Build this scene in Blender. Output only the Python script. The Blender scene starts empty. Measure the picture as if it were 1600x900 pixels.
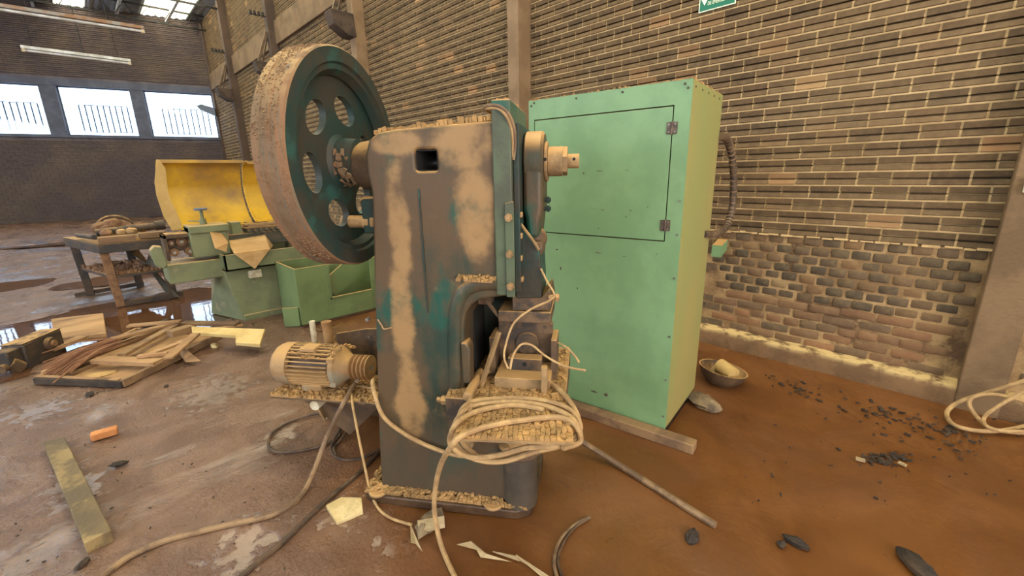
import bpy, bmesh, math, random
from mathutils import Vector, Matrix, noise
random.seed(7)
SC = bpy.context.scene
COL = SC.collection
PI = math.pi

# ------------------------------------------------------------------ camera
FPX, CX, CY, CAMH = 674.2, 800.0, 450.0, 1.5
def _axes():
    up = -Vector((850 - CX, -(3000 - CY), -FPX)).normalized()
    y = Vector((125 - CX, -(285 - CY), -FPX)); y = (y - up * y.dot(up)).normalized()
    return Matrix((y.cross(up), y, up))
ROT = _axes()                                   # rows: world axes seen from the camera
cam_d = bpy.data.cameras.new('camera'); cam = bpy.data.objects.new('camera', cam_d); COL.objects.link(cam)
cam_d.sensor_width = 36; cam_d.lens = FPX / 1600 * 36; cam_d.clip_start = .02; cam_d.clip_end = 300
m4 = ROT.to_4x4(); m4.translation = Vector((0, 0, CAMH)); cam.matrix_world = m4
SC.camera = cam

# ------------------------------------------------------------------ world, lights, exposure
SC.view_settings.view_transform = 'Standard'; SC.view_settings.look = 'None'
SC.view_settings.gamma = 1; SC.view_settings.use_curve_mapping = False
SC.view_settings.exposure = 0.28
w = bpy.data.worlds.new('sky'); SC.world = w; w.use_nodes = True
nt = w.node_tree; bg = nt.nodes['Background']
bg.inputs['Color'].default_value = (.66, .79, 1, 1); bg.inputs['Strength'].default_value = 4.0

def area_light(name, loc, rot, sx, sy, power, color):
    l = bpy.data.lights.new(name, 'AREA'); l.shape = 'RECTANGLE'; l.size = sx; l.size_y = sy
    l.energy = power; l.color = color
    o = bpy.data.objects.new(name, l); COL.objects.link(o); o.location = loc; o.rotation_euler = rot
    return o
sun_d = bpy.data.lights.new('sun', 'SUN'); sun_d.energy = 20; sun_d.angle = .02; sun_d.color = (1, .95, .84)
sun = bpy.data.objects.new('sun', sun_d); COL.objects.link(sun); sun.rotation_euler = (math.radians(-8), math.radians(22), 0); sun.location = (6, 4, 14)
# daylight coming in through the wide doorway behind the photographer, unseen; the lamp is tinted warm
area_light('doorway_daylight', (-.6, -4.35, 2.3), (math.radians(82), 0, math.radians(-6)), 5.0, 4.0, 250, (1, .735, .45))
# daylight through the window band of the long left wall (out of frame)
area_light('side_window_daylight', (-8.8, 5.0, 3.7), (0, math.radians(-82), 0), 1.8, 16.0, 520, (.84, .91, 1))

# ------------------------------------------------------------------ pixel -> world on real planes
def ray(px, py): return ROT @ Vector((px - CX, -(py - CY), -FPX))
O = Vector((0, 0, CAMH))
def fl(px, py, z=0.0):
    d = ray(px, py); return O + d * ((z - CAMH) / d.z)
def at_x(px, py, x):
    d = ray(px, py); return O + d * (x / d.x)
def at_y(px, py, y):
    d = ray(px, py); return O + d * (y / d.y)

# ------------------------------------------------------------------ materials
MATS = {}
def mat(name, c1, c2=None, scale=6, rough=.7, bump=0, bscale=30, metal=0, stops=(.4, .6), detail=6,
        c3=None, s3=3, stops3=(.55, .65), dust=None, stretch=None, spec=.4, rnd=0, blobs=None, blobcol=None,
        crack=None, rough2=None, coat=0, tide=None):
    m = bpy.data.materials.new(name); MATS[name] = m; m.use_nodes = True
    t = m.node_tree; N = t.nodes; L = t.links; b = N['Principled BSDF']
    b.inputs['Roughness'].default_value = rough; b.inputs['Metallic'].default_value = metal
    b.inputs['Specular IOR Level'].default_value = spec
    if coat: b.inputs['Coat Weight'].default_value = coat
    tc = N.new('ShaderNodeTexCoord'); co = tc.outputs['Object']
    oi = None
    if rnd:
        oi = N.new('ShaderNodeObjectInfo'); va = N.new('ShaderNodeVectorMath'); va.operation = 'ADD'
        cmb = N.new('ShaderNodeCombineXYZ'); mu = N.new('ShaderNodeMath'); mu.operation = 'MULTIPLY'; mu.inputs[1].default_value = 37
        L.new(oi.outputs['Random'], mu.inputs[0]); L.new(mu.outputs[0], cmb.inputs[0]); L.new(mu.outputs[0], cmb.inputs[2])
        L.new(co, va.inputs[0]); L.new(cmb.outputs[0], va.inputs[1]); co = va.outputs[0]
    if stretch:
        mp = N.new('ShaderNodeMapping'); mp.inputs['Scale'].default_value = stretch; L.new(co, mp.inputs[0]); cs = mp.outputs[0]
    else: cs = co
    def nz(sc, vec, det=detail):
        n = N.new('ShaderNodeTexNoise'); n.inputs['Scale'].default_value = sc; n.inputs['Detail'].default_value = det
        n.inputs['Roughness'].default_value = .62; L.new(vec, n.inputs['Vector']); return n.outputs['Fac']
    def rng(v, a, bb):
        r = N.new('ShaderNodeMapRange'); r.inputs[1].default_value = a; r.inputs[2].default_value = bb; r.interpolation_type = 'SMOOTHSTEP'; L.new(v, r.inputs[0]); return r.outputs[0]
    def mix(f, a, bb):
        x = N.new('ShaderNodeMix'); x.data_type = 'RGBA'; L.new(f, x.inputs[0])
        for i, v in ((6, a), (7, bb)):
            if isinstance(v, tuple): x.inputs[i].default_value = (*v, 1)
            else: L.new(v, x.inputs[i])
        return x.outputs[2]
    def math_(op, a, bb):
        x = N.new('ShaderNodeMath'); x.operation = op
        for i, v in ((0, a), (1, bb)):
            if isinstance(v, (int, float)): x.inputs[i].default_value = v
            else: L.new(v, x.inputs[i])
        return x.outputs[0]
    col = c1
    f1 = None
    if c2:
        f1 = rng(nz(scale, cs), *stops); col = mix(f1, c1, c2)
    if c3:
        f3 = rng(nz(s3, cs, 8), *stops3); col = mix(f3, col, c3)
    if blobs:
        tot = None
        wob = nz(5, co, 9)
        for (bx, by, bz, rx, ry, rz) in blobs:
            sb = N.new('ShaderNodeVectorMath'); sb.operation = 'SUBTRACT'; L.new(co, sb.inputs[0]); sb.inputs[1].default_value = (bx, by, bz)
            dv = N.new('ShaderNodeVectorMath'); dv.operation = 'DIVIDE'; L.new(sb.outputs[0], dv.inputs[0]); dv.inputs[1].default_value = (rx, ry, rz)
            ln = N.new('ShaderNodeVectorMath'); ln.operation = 'LENGTH'; L.new(dv.outputs[0], ln.inputs[0])
            k = rng(ln.outputs['Value'], 1.3, .5)
            tot = k if tot is None else math_('MAXIMUM', tot, k)
        s = math_('ADD', tot, math_('MULTIPLY', math_('SUBTRACT', wob, .5), 3.4))
        col = mix(rng(s, .25, 1.15), col, blobcol)
    if tide:                                     # residue left below the flood line
        sz_ = N.new('ShaderNodeSeparateXYZ'); L.new(co, sz_.inputs[0])
        f = rng(math_('ADD', sz_.outputs['Z'], math_('MULTIPLY', nz(4, co, 7), .5)), tide[0] + .30, tide[0] + .12)
        col = mix(math_('MULTIPLY', f, .85), col, tide[1])
    if rnd and rnd > 0 and rnd < 1:
        hv = N.new('ShaderNodeHueSaturation'); v = math_('ADD', math_('MULTIPLY', oi.outputs['Random'], 2 * rnd), 1 - rnd)
        L.new(v, hv.inputs['Value'])
        if isinstance(col, tuple): hv.inputs['Color'].default_value = (*col, 1)
        else: L.new(col, hv.inputs['Color'])
        col = hv.outputs[0]
    if dust:                                     # settled dried mud lying on upward faces
        g = N.new('ShaderNodeNewGeometry'); sp = N.new('ShaderNodeSeparateXYZ'); L.new(g.outputs['Normal'], sp.inputs[0])
        up = rng(sp.outputs['Z'], .25, .8); fd = math_('MULTIPLY', up, rng(nz(9, co), .5 - dust[1], .62 - dust[1] * .6))
        col = mix(fd, col, dust[0])
    if isinstance(col, tuple): b.inputs['Base Color'].default_value = (*col, 1)
    else: L.new(col, b.inputs['Base Color'])
    if rough2 is not None and f1 is not None:
        r = N.new('ShaderNodeMapRange'); r.inputs[3].default_value = rough; r.inputs[4].default_value = rough2
        L.new(f1, r.inputs[0]); L.new(r.outputs[0], b.inputs['Roughness'])
    if bump or crack:
        bp = N.new('ShaderNodeBump'); bp.inputs['Strength'].default_value = bump or crack[1]; bp.inputs['Distance'].default_value = .02
        h = nz(bscale, cs, 5)
        if crack:
            v = N.new('ShaderNodeTexVoronoi'); v.feature = 'DISTANCE_TO_EDGE'; v.inputs['Scale'].default_value = crack[0]; L.new(co, v.inputs['Vector'])
            h = math_('ADD', math_('MULTIPLY', h, .3), rng(v.outputs['Distance'], 0, .12))
        L.new(h, bp.inputs['Height']); L.new(bp.outputs[0], b.inputs['Normal'])
    return m

TAN = (.46, .27, .10); TAN2 = (.33, .19, .075); MUD = (.155, .068, .020)
mat('mortar', (.64, .455, .22), (.50, .34, .155), 5, .95, .4, 60)
mat('concrete', (.205, .130, .066), (.15, .095, .048), 3, .9, .3, 40, c3=(.13, .082, .042), s3=2)
mat('lower_mortar', (.42, .28, .13), (.25, .155, .072), 4, .95, .6, 50, c3=(.13, .075, .038), s3=3)
mat('wet_iron', (.055, .031, .017), (.085, .048, .024), 8, .35, .3, 50)
mat('column_paint', (.27, .175, .095), (.20, .125, .065), 2, .8, .15, 30)
mat('column_backlit', (.095, .060, .040), (.065, .042, .030), 2, .8, .15, 30)  # far columns: backlit shade put into a darker copy of the paint
mat('dark_timber_corbel', (.05, .034, .025), (.09, .06, .04), 5, .8, .2, 30)
mat('ledge', (.125, .070, .032), (.175, .10, .046), 5, .9, .5, 30, c3=(.11, .06, .028), s3=4, dust=((.60, .44, .20), .12))
mat('press_green', (.016, .038, .027), (.092, .058, .029), 3.4, .5, .15, 25, stops=(.30, .54), c3=(.012, .066, .045), s3=4.8, stops3=(.52, .66), stretch=(1, 1, .55),
    blobs=[(.28, .04, 1.32, .055, .3, .26), (.26, .04, .92, .065, .3, .24), (.265, .04, .52, .075, .3, .28), (.60, .04, 1.36, .10, .3, .20), (.56, .04, 1.60, .16, .3, .09), (.29, .04, 1.62, .12, .3, .05), (.42, .2, 1.7, .4, .4, .03)],
    blobcol=(.285, .172, .072), dust=(TAN, .2), spec=.35, tide=(.34, (.070, .050, .031)))
mat('dark_green_iron', (.018, .038, .032), (.040, .036, .026), 5, .55, .15, 30, c3=(.025, .075, .06), s3=4, spec=.35)
mat('foot_iron', (.078, .062, .044), (.055, .044, .032), 6, .5, .15, 30, c3=(.10, .075, .045), s3=5)
mat('gib_green', (.080, .105, .058), (.062, .068, .042), 5, .5, .1, 30, c3=(.02, .085, .058), s3=3, dust=(TAN, .25))
mat('rim_mud', (.20, .13, .072), (.26, .135, .065), 3, .85, .5, 50, c3=(.17, .14, .095), s3=4, dust=((.44, .29, .13), .15), stretch=(14, 1, 1))
mat('brown_iron', (.085, .052, .028), (.14, .085, .042), 7, .65, .3, 40, c3=(.045, .035, .027), s3=5, dust=(TAN, .15))
mat('tan_iron', (.34, .215, .095), (.21, .135, .062), 7, .75, .3, 40, dust=(TAN, .3))
mat('dried_mud', (.46, .295, .115), (.34, .205, .078), 9, .95, .5, 60, rnd=.999 and .08)
mat('mud_crust', TAN, (.30, .18, .07), 14, .95, .5, 60)
mat('black_steel', (.012, .012, .013), (.03, .025, .02), 6, .35, .05, 40, metal=.3)
mat('cabinet_green', (.205, .345, .165), (.17, .295, .14), 2.2, .45, .03, 40, c3=(.17, .27, .125), s3=1.2, stops3=(.6, .8), dust=(TAN, .3), spec=.3)
mat('cabinet_side', (.275, .29, .10), (.33, .285, .10), 1.6, .5, .03, 40, c3=(.16, .19, .07), s3=2.2, stops3=(.62, .74), stretch=(1, 1, .35), dust=(TAN, .3), spec=.3)
mat('case_green', (.17, .235, .095), (.135, .185, .078), 2.5, .5, .03, 40, c3=(.20, .18, .09), s3=2, dust=(TAN, .3), spec=.3)
mat('seam_black', (.012, .011, .009), None, rough=.8)
mat('hinge_metal', (.17, .12, .085), (.09, .065, .05), 40, .5, .1, 60, metal=.5)
mat('steel_dull', (.33, .31, .27), (.2, .18, .14), 20, .4, .1, 60, metal=.7)
mat('scratch_dark', (.035, .03, .022), (.14, .12, .08), 60, .8)
mat('cable_tan', (.46, .30, .13), (.32, .20, .09), 14, .7, .2, 60)
mat('cable_dark', (.045, .028, .018), (.11, .065, .035), 12, .5, .1, 60)
mat('cable_brown', (.26, .165, .085), (.13, .08, .045), 12, .6, .1, 60)
mat('conduit_grey', (.11, .075, .045), (.05, .038, .028), 20, .6)
mat('wood_pale', (.42, .255, .12), (.29, .165, .075), 5, .8, .3, 40, c3=(.16, .09, .045), s3=3, stretch=(.25, 1, 1), rnd=.12)
mat('wood_dark', (.17, .10, .055), (.28, .17, .08), 6, .8, .35, 40, stretch=(.3, 1, 1), rnd=.15)
mat('wood_charred', (.03, .022, .017), (.06, .042, .028), 8, .8, .3, 40)
mat('plank_muddy', (.155, .108, .050), (.115, .082, .042), 5, .6, .5, 40, c3=(.29, .205, .085), s3=6, stops3=(.50, .62), stretch=(1, 1, 1))
mat('foam_yellow', (.58, .43, .18), (.48, .34, .13), 6, .95, .2, 60)
mat('foam_pale', (.60, .48, .25), (.46, .35, .16), 8, .95, .3, 60)
mat('motor_tan', (.38, .235, .105), (.28, .17, .075), 5, .75, .2, 40, c3=(.26, .23, .16), s3=3, dust=(TAN, .35))
mat('motor_fins', (.26, .16, .07), (.34, .215, .095), 9, .8, .3, 60, dust=(TAN, .3))
mat('pulley_rust', (.26, .135, .05), (.36, .21, .085), 8, .75, .25, 50)
mat('lathe_green', (.185, .205, .10), (.14, .155, .08), 3, .55, .05, 30, c3=(.28, .25, .14), s3=3, dust=((.42, .28, .12), .3))
mat('lathe_dark', (.05, .055, .04), (.09, .075, .05), 6, .6, .2, 40, dust=(TAN2, .2))
mat('hood_yellow', (.70, .42, .028), (.58, .34, .03), 2, .45, .03, 20, c3=(.33, .20, .065), s3=1.4, stops3=(.40, .62))
mat('hood_dusty', (.56, .38, .14), (.46, .30, .10), 3, .7, .05, 20)
mat('cardboard', (.52, .335, .15), (.42, .25, .10), 4, .85, .1, 30)
mat('rust_brown', (.14, .07, .035), (.23, .125, .06), 8, .8, .4, 40, rnd=.2)
mat('bench_steel', (.035, .030, .026), (.075, .050, .032), 6, .6, .3, 40, dust=((.20, .12, .055), .1))
mat('paper_white', (.44, .34, .19), (.34, .25, .125), 8, .9, .2, 40)
mat('stone', (.16, .12, .08), (.3, .22, .12), 9, .9, .6, 30, rnd=.2)
mat('char_black', (.026, .019, .014), (.06, .038, .022), 9, .85, .4, 40)
mat('brick_orange', (.56, .24, .085), (.45, .18, .06), 14, .9, .4, 50)
mat('thatch', (.22, .10, .05), (.33, .17, .085), 10, .9, .4, 80, stretch=(.2, 1, 1))
mat('white_enamel', (.72, .74, .74), (.5, .5, .46), 6, .4, .05, 30)
mat('batten_rust', (.32, .30, .27), (.30, .16, .08), 5, .6, .1, 30)
mat('sign_green', (.008, .16, .085), None, rough=.45)
mat('sign_white', (.84, .90, .66), None, rough=.5)
mat('plastic_white', (.70, .64, .47), (.5, .42, .27), 14, .5, .05, 30)
mat('roof_steel', (.34, .38, .44), (.24, .27, .31), 3, .5, .1, 20, metal=.2)
mat('window_frame', (.12, .15, .2), None, rough=.5)
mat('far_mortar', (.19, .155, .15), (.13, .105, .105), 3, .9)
mat('pier_flare_blue', (.105, .115, .155), (.08, .085, .115), 3, .8, .2, 30)  # blue of the lens-flare haze put into the pier colour

def brick_mat(name, ramp, bump=.25):
    m = bpy.data.materials.new(name); MATS[name] = m; m.use_nodes = True
    t = m.node_tree; N = t.nodes; L = t.links; b = N['Principled BSDF']; b.inputs['Roughness'].default_value = .88; b.inputs['Specular IOR Level'].default_value = .25
    g = N.new('ShaderNodeNewGeometry'); oi = N.new('ShaderNodeObjectInfo')
    a = N.new('ShaderNodeMath'); L.new(g.outputs['Random Per Island'], a.inputs[0]); L.new(oi.outputs['Random'], a.inputs[1])
    fr = N.new('ShaderNodeMath'); fr.operation = 'FRACT'; L.new(a.outputs[0], fr.inputs[0])
    cr = N.new('ShaderNodeValToRGB'); L.new(fr.outputs[0], cr.inputs[0]); e = cr.color_ramp.elements
    e[0].position = 0; e[0].color = (*ramp[0][1], 1); e[1].position = ramp[-1][0]; e[1].color = (*ramp[-1][1], 1)
    for p, c in ramp[1:-1]: x = e.new(p); x.color = (*c, 1)
    tc = N.new('ShaderNodeTexCoord'); n = N.new('ShaderNodeTexNoise'); n.inputs['Scale'].default_value = 18; n.inputs['Detail'].default_value = 6; n.inputs['Roughness'].default_value = .7
    gp = N.new('ShaderNodeNewGeometry'); L.new(gp.outputs['Position'], n.inputs['Vector'])
    n2 = N.new('ShaderNodeTexNoise'); n2.inputs['Scale'].default_value = 1.1; n2.inputs['Detail'].default_value = 4; L.new(gp.outputs['Position'], n2.inputs['Vector'])
    mr = N.new('ShaderNodeMapRange'); mr.inputs[1].default_value = .42; mr.inputs[2].default_value = .72; mr.inputs[4].default_value = .28; L.new(n.outputs['Fac'], mr.inputs[0])
    mx = N.new('ShaderNodeMix'); mx.data_type = 'RGBA'; L.new(mr.outputs[0], mx.inputs[0]); L.new(cr.outputs[0], mx.inputs[6]); mx.inputs[7].default_value = (.34, .235, .11, 1)
    mr2 = N.new('ShaderNodeMapRange'); mr2.inputs[1].default_value = .45; mr2.inputs[2].default_value = .75; mr2.inputs[4].default_value = .28; L.new(n2.outputs['Fac'], mr2.inputs[0])
    mx2 = N.new('ShaderNodeMix'); mx2.data_type = 'RGBA'; L.new(mr2.outputs[0], mx2.inputs[0]); L.new(mx.outputs[2], mx2.inputs[6]); mx2.inputs[7].default_value = (.30, .21, .105, 1)
    L.new(mx2.outputs[2], b.inputs['Base Color'])
    bp = N.new('ShaderNodeBump'); bp.inputs['Strength'].default_value = bump; bp.inputs['Distance'].default_value = .01; L.new(n.outputs['Fac'], bp.inputs['Height']); L.new(bp.outputs[0], b.inputs['Normal'])
brick_mat('grooved_brick', [(0, (.100, .064, .034)), (.3, (.138, .088, .045)), (.6, (.086, .056, .031)), (.86, (.16, .098, .049)), (.93, (.125, .08, .041)), (.985, (.30, .165, .075)), (1, (.36, .23, .10))])
brick_mat('old_brick', [(0, (.07, .056, .038)), (.3, (.13, .088, .054)), (.52, (.06, .05, .036)), (.7, (.165, .10, .054)), (.84, (.085, .066, .042)), (.95, (.20, .115, .055)), (1, (.27, .185, .092))], .5)
brick_mat('old_brick_red', [(0, (.15, .088, .048)), (.35, (.22, .115, .058)), (.6, (.12, .085, .052)), (.85, (.27, .135, .065)), (1, (.19, .115, .06))], .5)
brick_mat('far_brick', [(0, (.060, .047, .052)), (.5, (.086, .066, .070)), (1, (.070, .054, .060))])  # purple cast of the flare haze tinted into the far bricks

def simple_trans(name, col, translucent):
    m = bpy.data.materials.new(name); MATS[name] = m; m.use_nodes = True; t = m.node_tree; N = t.nodes; L = t.links
    out = N['Material Output']; N.remove(N['Principled BSDF'])
    tr = N.new('ShaderNodeBsdfTransparent'); tr.inputs[0].default_value = (*col, 1)
    s = N.new('ShaderNodeBsdfTranslucent' if translucent else 'ShaderNodeBsdfGlossy')
    s.inputs[0].default_value = (*col, 1)
    if not translucent: s.inputs['Roughness'].default_value = .03
    mx = N.new('ShaderNodeMixShader'); mx.inputs[0].default_value = .96 if translucent else .06
    L.new(tr.outputs[0], mx.inputs[1]); L.new(s.outputs[0], mx.inputs[2]); L.new(mx.outputs[0], out.inputs[0])
simple_trans('skylight_sheet', (.80, .72, .50), True)
simple_trans('window_glass', (.93, .97, 1), False)

# wet mud floor
def mud_mat():
    m = bpy.data.materials.new('wet_mud'); MATS['wet_mud'] = m; m.use_nodes = True; t = m.node_tree; N = t.nodes; L = t.links; b = N['Principled BSDF']
    tc = N.new('ShaderNodeTexCoord'); co = tc.outputs['Object']
    def nz(s, d=6, vec=co, dist=0):
        n = N.new('ShaderNodeTexNoise'); n.inputs['Scale'].default_value = s; n.inputs['Detail'].default_value = d; n.inputs['Roughness'].default_value = .6; n.inputs['Distortion'].default_value = dist; L.new(vec, n.inputs['Vector']); return n.outputs['Fac']
    def rng(v, a, bb, c=0, d=1):
        r = N.new('ShaderNodeMapRange'); r.inputs[1].default_value = a; r.inputs[2].default_value = bb; r.inputs[3].default_value = c; r.inputs[4].default_value = d; r.interpolation_type = 'SMOOTHSTEP'; L.new(v, r.inputs[0]); return r.outputs[0]
    def mix(f, a, bb):
        x = N.new('ShaderNodeMix'); x.data_type = 'RGBA'; L.new(f, x.inputs[0])
        for i, v in ((6, a), (7, bb)):
            if isinstance(v, tuple): x.inputs[i].default_value = (*v, 1)
            else: L.new(v, x.inputs[i])
        return x.outputs[2]
    def mth(op, a, bb):
        x = N.new('ShaderNodeMath'); x.operation = op
        for i, v in ((0, a), (1, bb)):
            if isinstance(v, (int, float)): x.inputs[i].default_value = v
            else: L.new(v, x.inputs[i])
        return x.outputs[0]
    sx = N.new('ShaderNodeSeparateXYZ'); L.new(co, sx.inputs[0])
    # right of the presses the silt is a smooth thick slurry; to the left it is trodden and rougher, with the bluish sheen tinted mauve into its colour
    left = rng(mth('ADD', mth('SUBTRACT', sx.outputs[0], mth('MULTIPLY', sx.outputs[1], .36)), mth('MULTIPLY', nz(1.2), .8)), .75, -.1)
    silt = mix(rng(nz(1.6, 6, co, .6), .38, .66), (.118, .043, .0095), (.165, .063, .015))
    trod = mix(rng(nz(3.0, 8, co, 1), .35, .68), (.128, .066, .038), (.205, .120, .078))
    col = mix(left, silt, trod)
    L.new(mix(rng(nz(26, 4), .66, .74), col, (.07, .035, .015)), b.inputs['Base Color'])
    # films of standing water: soaked patches that follow their own outlines
    wet = rng(nz(.9, 5, co, 1.2), .50, .62)
    for (px_, py_, rx_, ry_) in ((385, 850, .20, .22), (442, 676, .16, .20), (545, 800, .16, .20), (620, 845, .16, .12), (330, 610, .35, .5), (60, 640, .3, .3), (120, 760, .16, .3)):
        q = fl(px_, py_); sb = N.new('ShaderNodeVectorMath'); sb.operation = 'SUBTRACT'; L.new(co, sb.inputs[0]); sb.inputs[1].default_value = (q.x, q.y, 0)
        dv = N.new('ShaderNodeVectorMath'); dv.operation = 'DIVIDE'; L.new(sb.outputs[0], dv.inputs[0]); dv.inputs[1].default_value = (rx_, ry_, 1)
        ln = N.new('ShaderNodeVectorMath'); ln.operation = 'LENGTH'; L.new(dv.outputs[0], ln.inputs[0])
        wet = mth('MAXIMUM', wet, rng(mth('ADD', ln.outputs['Value'], mth('MULTIPLY', nz(14, 7), 3.4)), 2.45, 2.05))
    rbase = mth('ADD', rng(nz(2.3, 6, co, .8), .35, .68, .34, .60), mth('MULTIPLY', left, -.12))
    rm = N.new('ShaderNodeMix'); rm.data_type = 'FLOAT'; L.new(mth('MULTIPLY', wet, mth('ADD', mth('MULTIPLY', left, .7), .3)), rm.inputs[0]); L.new(rbase, rm.inputs[2]); rm.inputs[3].default_value = .09
    L.new(rm.outputs[0], b.inputs['Roughness'])
    L.new(mth('MULTIPLY', wet, mth('ADD', mth('MULTIPLY', left, .8), .2)), b.inputs['Coat Weight']); b.inputs['Coat IOR'].default_value = 1.7; b.inputs['Coat Roughness'].default_value = .07
    b.inputs['Specular IOR Level'].default_value = .5
    h = mth('ADD', mth('MULTIPLY', nz(60, 8), mth('ADD', mth('MULTIPLY', left, 1.0), .05)), mth('MULTIPLY', nz(5, 8, co, 1), .3))
    h = mth('MULTIPLY', h, mth('SUBTRACT', 1, mth('MULTIPLY', wet, .72)))
    bp = N.new('ShaderNodeBump'); bp.inputs['Strength'].default_value = .6; bp.inputs['Distance'].default_value = .025; L.new(h, bp.inputs['Height']); L.new(bp.outputs[0], b.inputs['Normal']); L.new(bp.outputs[0], b.inputs['Coat Normal'])
mud_mat()
def water_mat(name, bump, rough):
    m = bpy.data.materials.new(name); MATS[name] = m; m.use_nodes = True; t = m.node_tree; N = t.nodes; L = t.links; b = N['Principled BSDF']
    b.inputs['Base Color'].default_value = (.10, .045, .02, 1); b.inputs['Roughness'].default_value = rough; b.inputs['Specular IOR Level'].default_value = .9; b.inputs['IOR'].default_value = 1.6
    tc = N.new('ShaderNodeTexCoord'); n = N.new('ShaderNodeTexNoise'); n.inputs['Scale'].default_value = 7; L.new(tc.outputs['Object'], n.inputs['Vector'])
    bp = N.new('ShaderNodeBump'); bp.inputs['Strength'].default_value = bump; bp.inputs['Distance'].default_value = .02; L.new(n.outputs['Fac'], bp.inputs['Height']); L.new(bp.outputs[0], b.inputs['Normal'])
water_mat('muddy_water', .03, .03); water_mat('rippled_water', .35, .10)

# ------------------------------------------------------------------ mesh builder
class MB:
    def __init__(s): s.v = []; s.f = []
    def add(s, vs, fs):
        k = len(s.v); s.v += [tuple(p) for p in vs]; s.f += [tuple(i + k for i in f) for f in fs]; return s
    def box(s, a, b, M=None):
        x0, y0, z0 = a; x1, y1, z1 = b
        vs = [Vector(p) for p in ((x0,y0,z0),(x1,y0,z0),(x1,y1,z0),(x0,y1,z0),(x0,y0,z1),(x1,y0,z1),(x1,y1,z1),(x0,y1,z1))]
        if M is not None: vs = [M @ p for p in vs]
        return s.add(vs, [(0,3,2,1),(4,5,6,7),(0,1,5,4),(1,2,6,5),(2,3,7,6),(3,0,4,7)])
    def cbox(s, c, size, M=None):
        h = Vector(size) / 2; T = Matrix.Translation(Vector(c)) @ (M.to_4x4() if M is not None else Matrix.Identity(4))
        return s.box(-h, h, T)
    def beam(s, p, q, w, h, roll=0):
        p = Vector(p); q = Vector(q); d = q - p; x = d.normalized(); up = Vector((0,0,1)) if abs(x.z) < .95 else Vector((0,1,0))
        y = up.cross(x).normalized(); z = x.cross(y); R = Matrix((x, y, z)).transposed() @ Matrix.Rotation(roll, 3, 'X')
        return s.cbox((p + q) / 2, (d.length, w, h), R)
    def cyl(s, p, q, r, seg=16, r2=None, cap=True):
        p = Vector(p); q = Vector(q); r2 = r if r2 is None else r2; d = (q - p).normalized()
        a = d.orthogonal().normalized(); b = d.cross(a); vs = []
        for c, rr in ((p, r), (q, r2)):
            for i in range(seg):
                t = 2 * PI * i / seg; vs.append(c + a * math.cos(t) * rr + b * math.sin(t) * rr)
        fs = [(i, (i+1) % seg, seg + (i+1) % seg, seg + i) for i in range(seg)]
        if cap: fs += [tuple(range(seg))[::-1], tuple(range(seg, 2*seg))]
        return s.add(vs, fs)
    def lathe(s, prof, p=(0,0,0), axis=(1,0,0), seg=48, closed=True):
        # prof: list of (along axis, radius)
        d = Vector(axis).normalized(); a = d.orthogonal().normalized(); b = d.cross(a); p = Vector(p); n = len(prof); vs = []
        for i in range(seg):
            t = 2 * PI * i / seg; e = a * math.cos(t) + b * math.sin(t)
            vs += [p + d * u + e * r for u, r in prof]
        fs = []
        rng_ = range(n) if closed else range(n - 1)
        for i in range(seg):
            for j in rng_:
                k = (j + 1) % n; i2 = (i + 1) % seg
                fs.append((i*n + j, i*n + k, i2*n + k, i2*n + j))
        return s.add(vs, fs)
    def prism(s, poly, o0, o1, axis='y'):
        n = len(poly)
        def P(a, b, o): return (a, o, b) if axis == 'y' else ((o, a, b) if axis == 'x' else (a, b, o))
        vs = [P(a, b, o0) for a, b in poly] + [P(a, b, o1) for a, b in poly]
        fs = [tuple(range(n)), tuple(range(n, 2*n))[::-1]] + [(i, n + i, n + (i+1) % n, (i+1) % n) for i in range(n)]
        return s.add(vs, fs)
    def tube(s, pts, r, seg=8):
        pts = [Vector(p) for p in pts]; n = len(pts); vs = []; prev = None
        for i, p in enumerate(pts):
            d = (pts[min(i+1, n-1)] - pts[max(i-1, 0)]).normalized()
            a = (prev - d * prev.dot(d)) if prev is not None else d.orthogonal()
            if a.length < 1e-6: a = d.orthogonal()
            a.normalize(); prev = a; b = d.cross(a)
            vs += [p + (a * math.cos(2*PI*k/seg) + b * math.sin(2*PI*k/seg)) * r for k in range(seg)]
        fs = [(i*seg + k, i*seg + (k+1) % seg, (i+1)*seg + (k+1) % seg, (i+1)*seg + k) for i in range(n-1) for k in range(seg)]
        fs += [tuple(range(seg))[::-1], tuple(range((n-1)*seg, n*seg))]
        return s.add(vs, fs)
    def sphere(s, c, r, su=10, sv=7, sc=(1,1,1), jit=0):
        c = Vector(c); vs = [c + Vector((0,0,r*sc[2]))]; fs = []
        for j in range(1, sv):
            for i in range(su):
                a = PI * j / sv; t = 2 * PI * i / su; k = r * (1 + random.uniform(-jit, jit))
                vs.append(c + Vector((math.sin(a)*math.cos(t)*sc[0], math.sin(a)*math.sin(t)*sc[1], math.cos(a)*sc[2])) * k)
        vs.append(c - Vector((0,0,r*sc[2]))); e = len(vs) - 1
        for i in range(su):
            fs.append((0, 1 + i, 1 + (i+1) % su)); fs.append((e, 1 + (sv-2)*su + (i+1) % su, 1 + (sv-2)*su + i))
            for j in range(sv - 2):
                a = 1 + j*su; b = a + su; fs.append((a + i, b + i, b + (i+1) % su, a + (i+1) % su))
        return s.add(vs, fs)
    def mesh(s, name, m, smooth=40):
        me = bpy.data.meshes.new(name); me.from_pydata(s.v, [], s.f); me.update()
        bm = bmesh.new(); bm.from_mesh(me); bmesh.ops.recalc_face_normals(bm, faces=bm.faces); bm.to_mesh(me); bm.free()
        if smooth:
            me.polygons.foreach_set('use_smooth', [True] * len(me.polygons)); me.set_sharp_from_angle(angle=math.radians(smooth))
        me.materials.append(MATS[m]); return me
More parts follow.
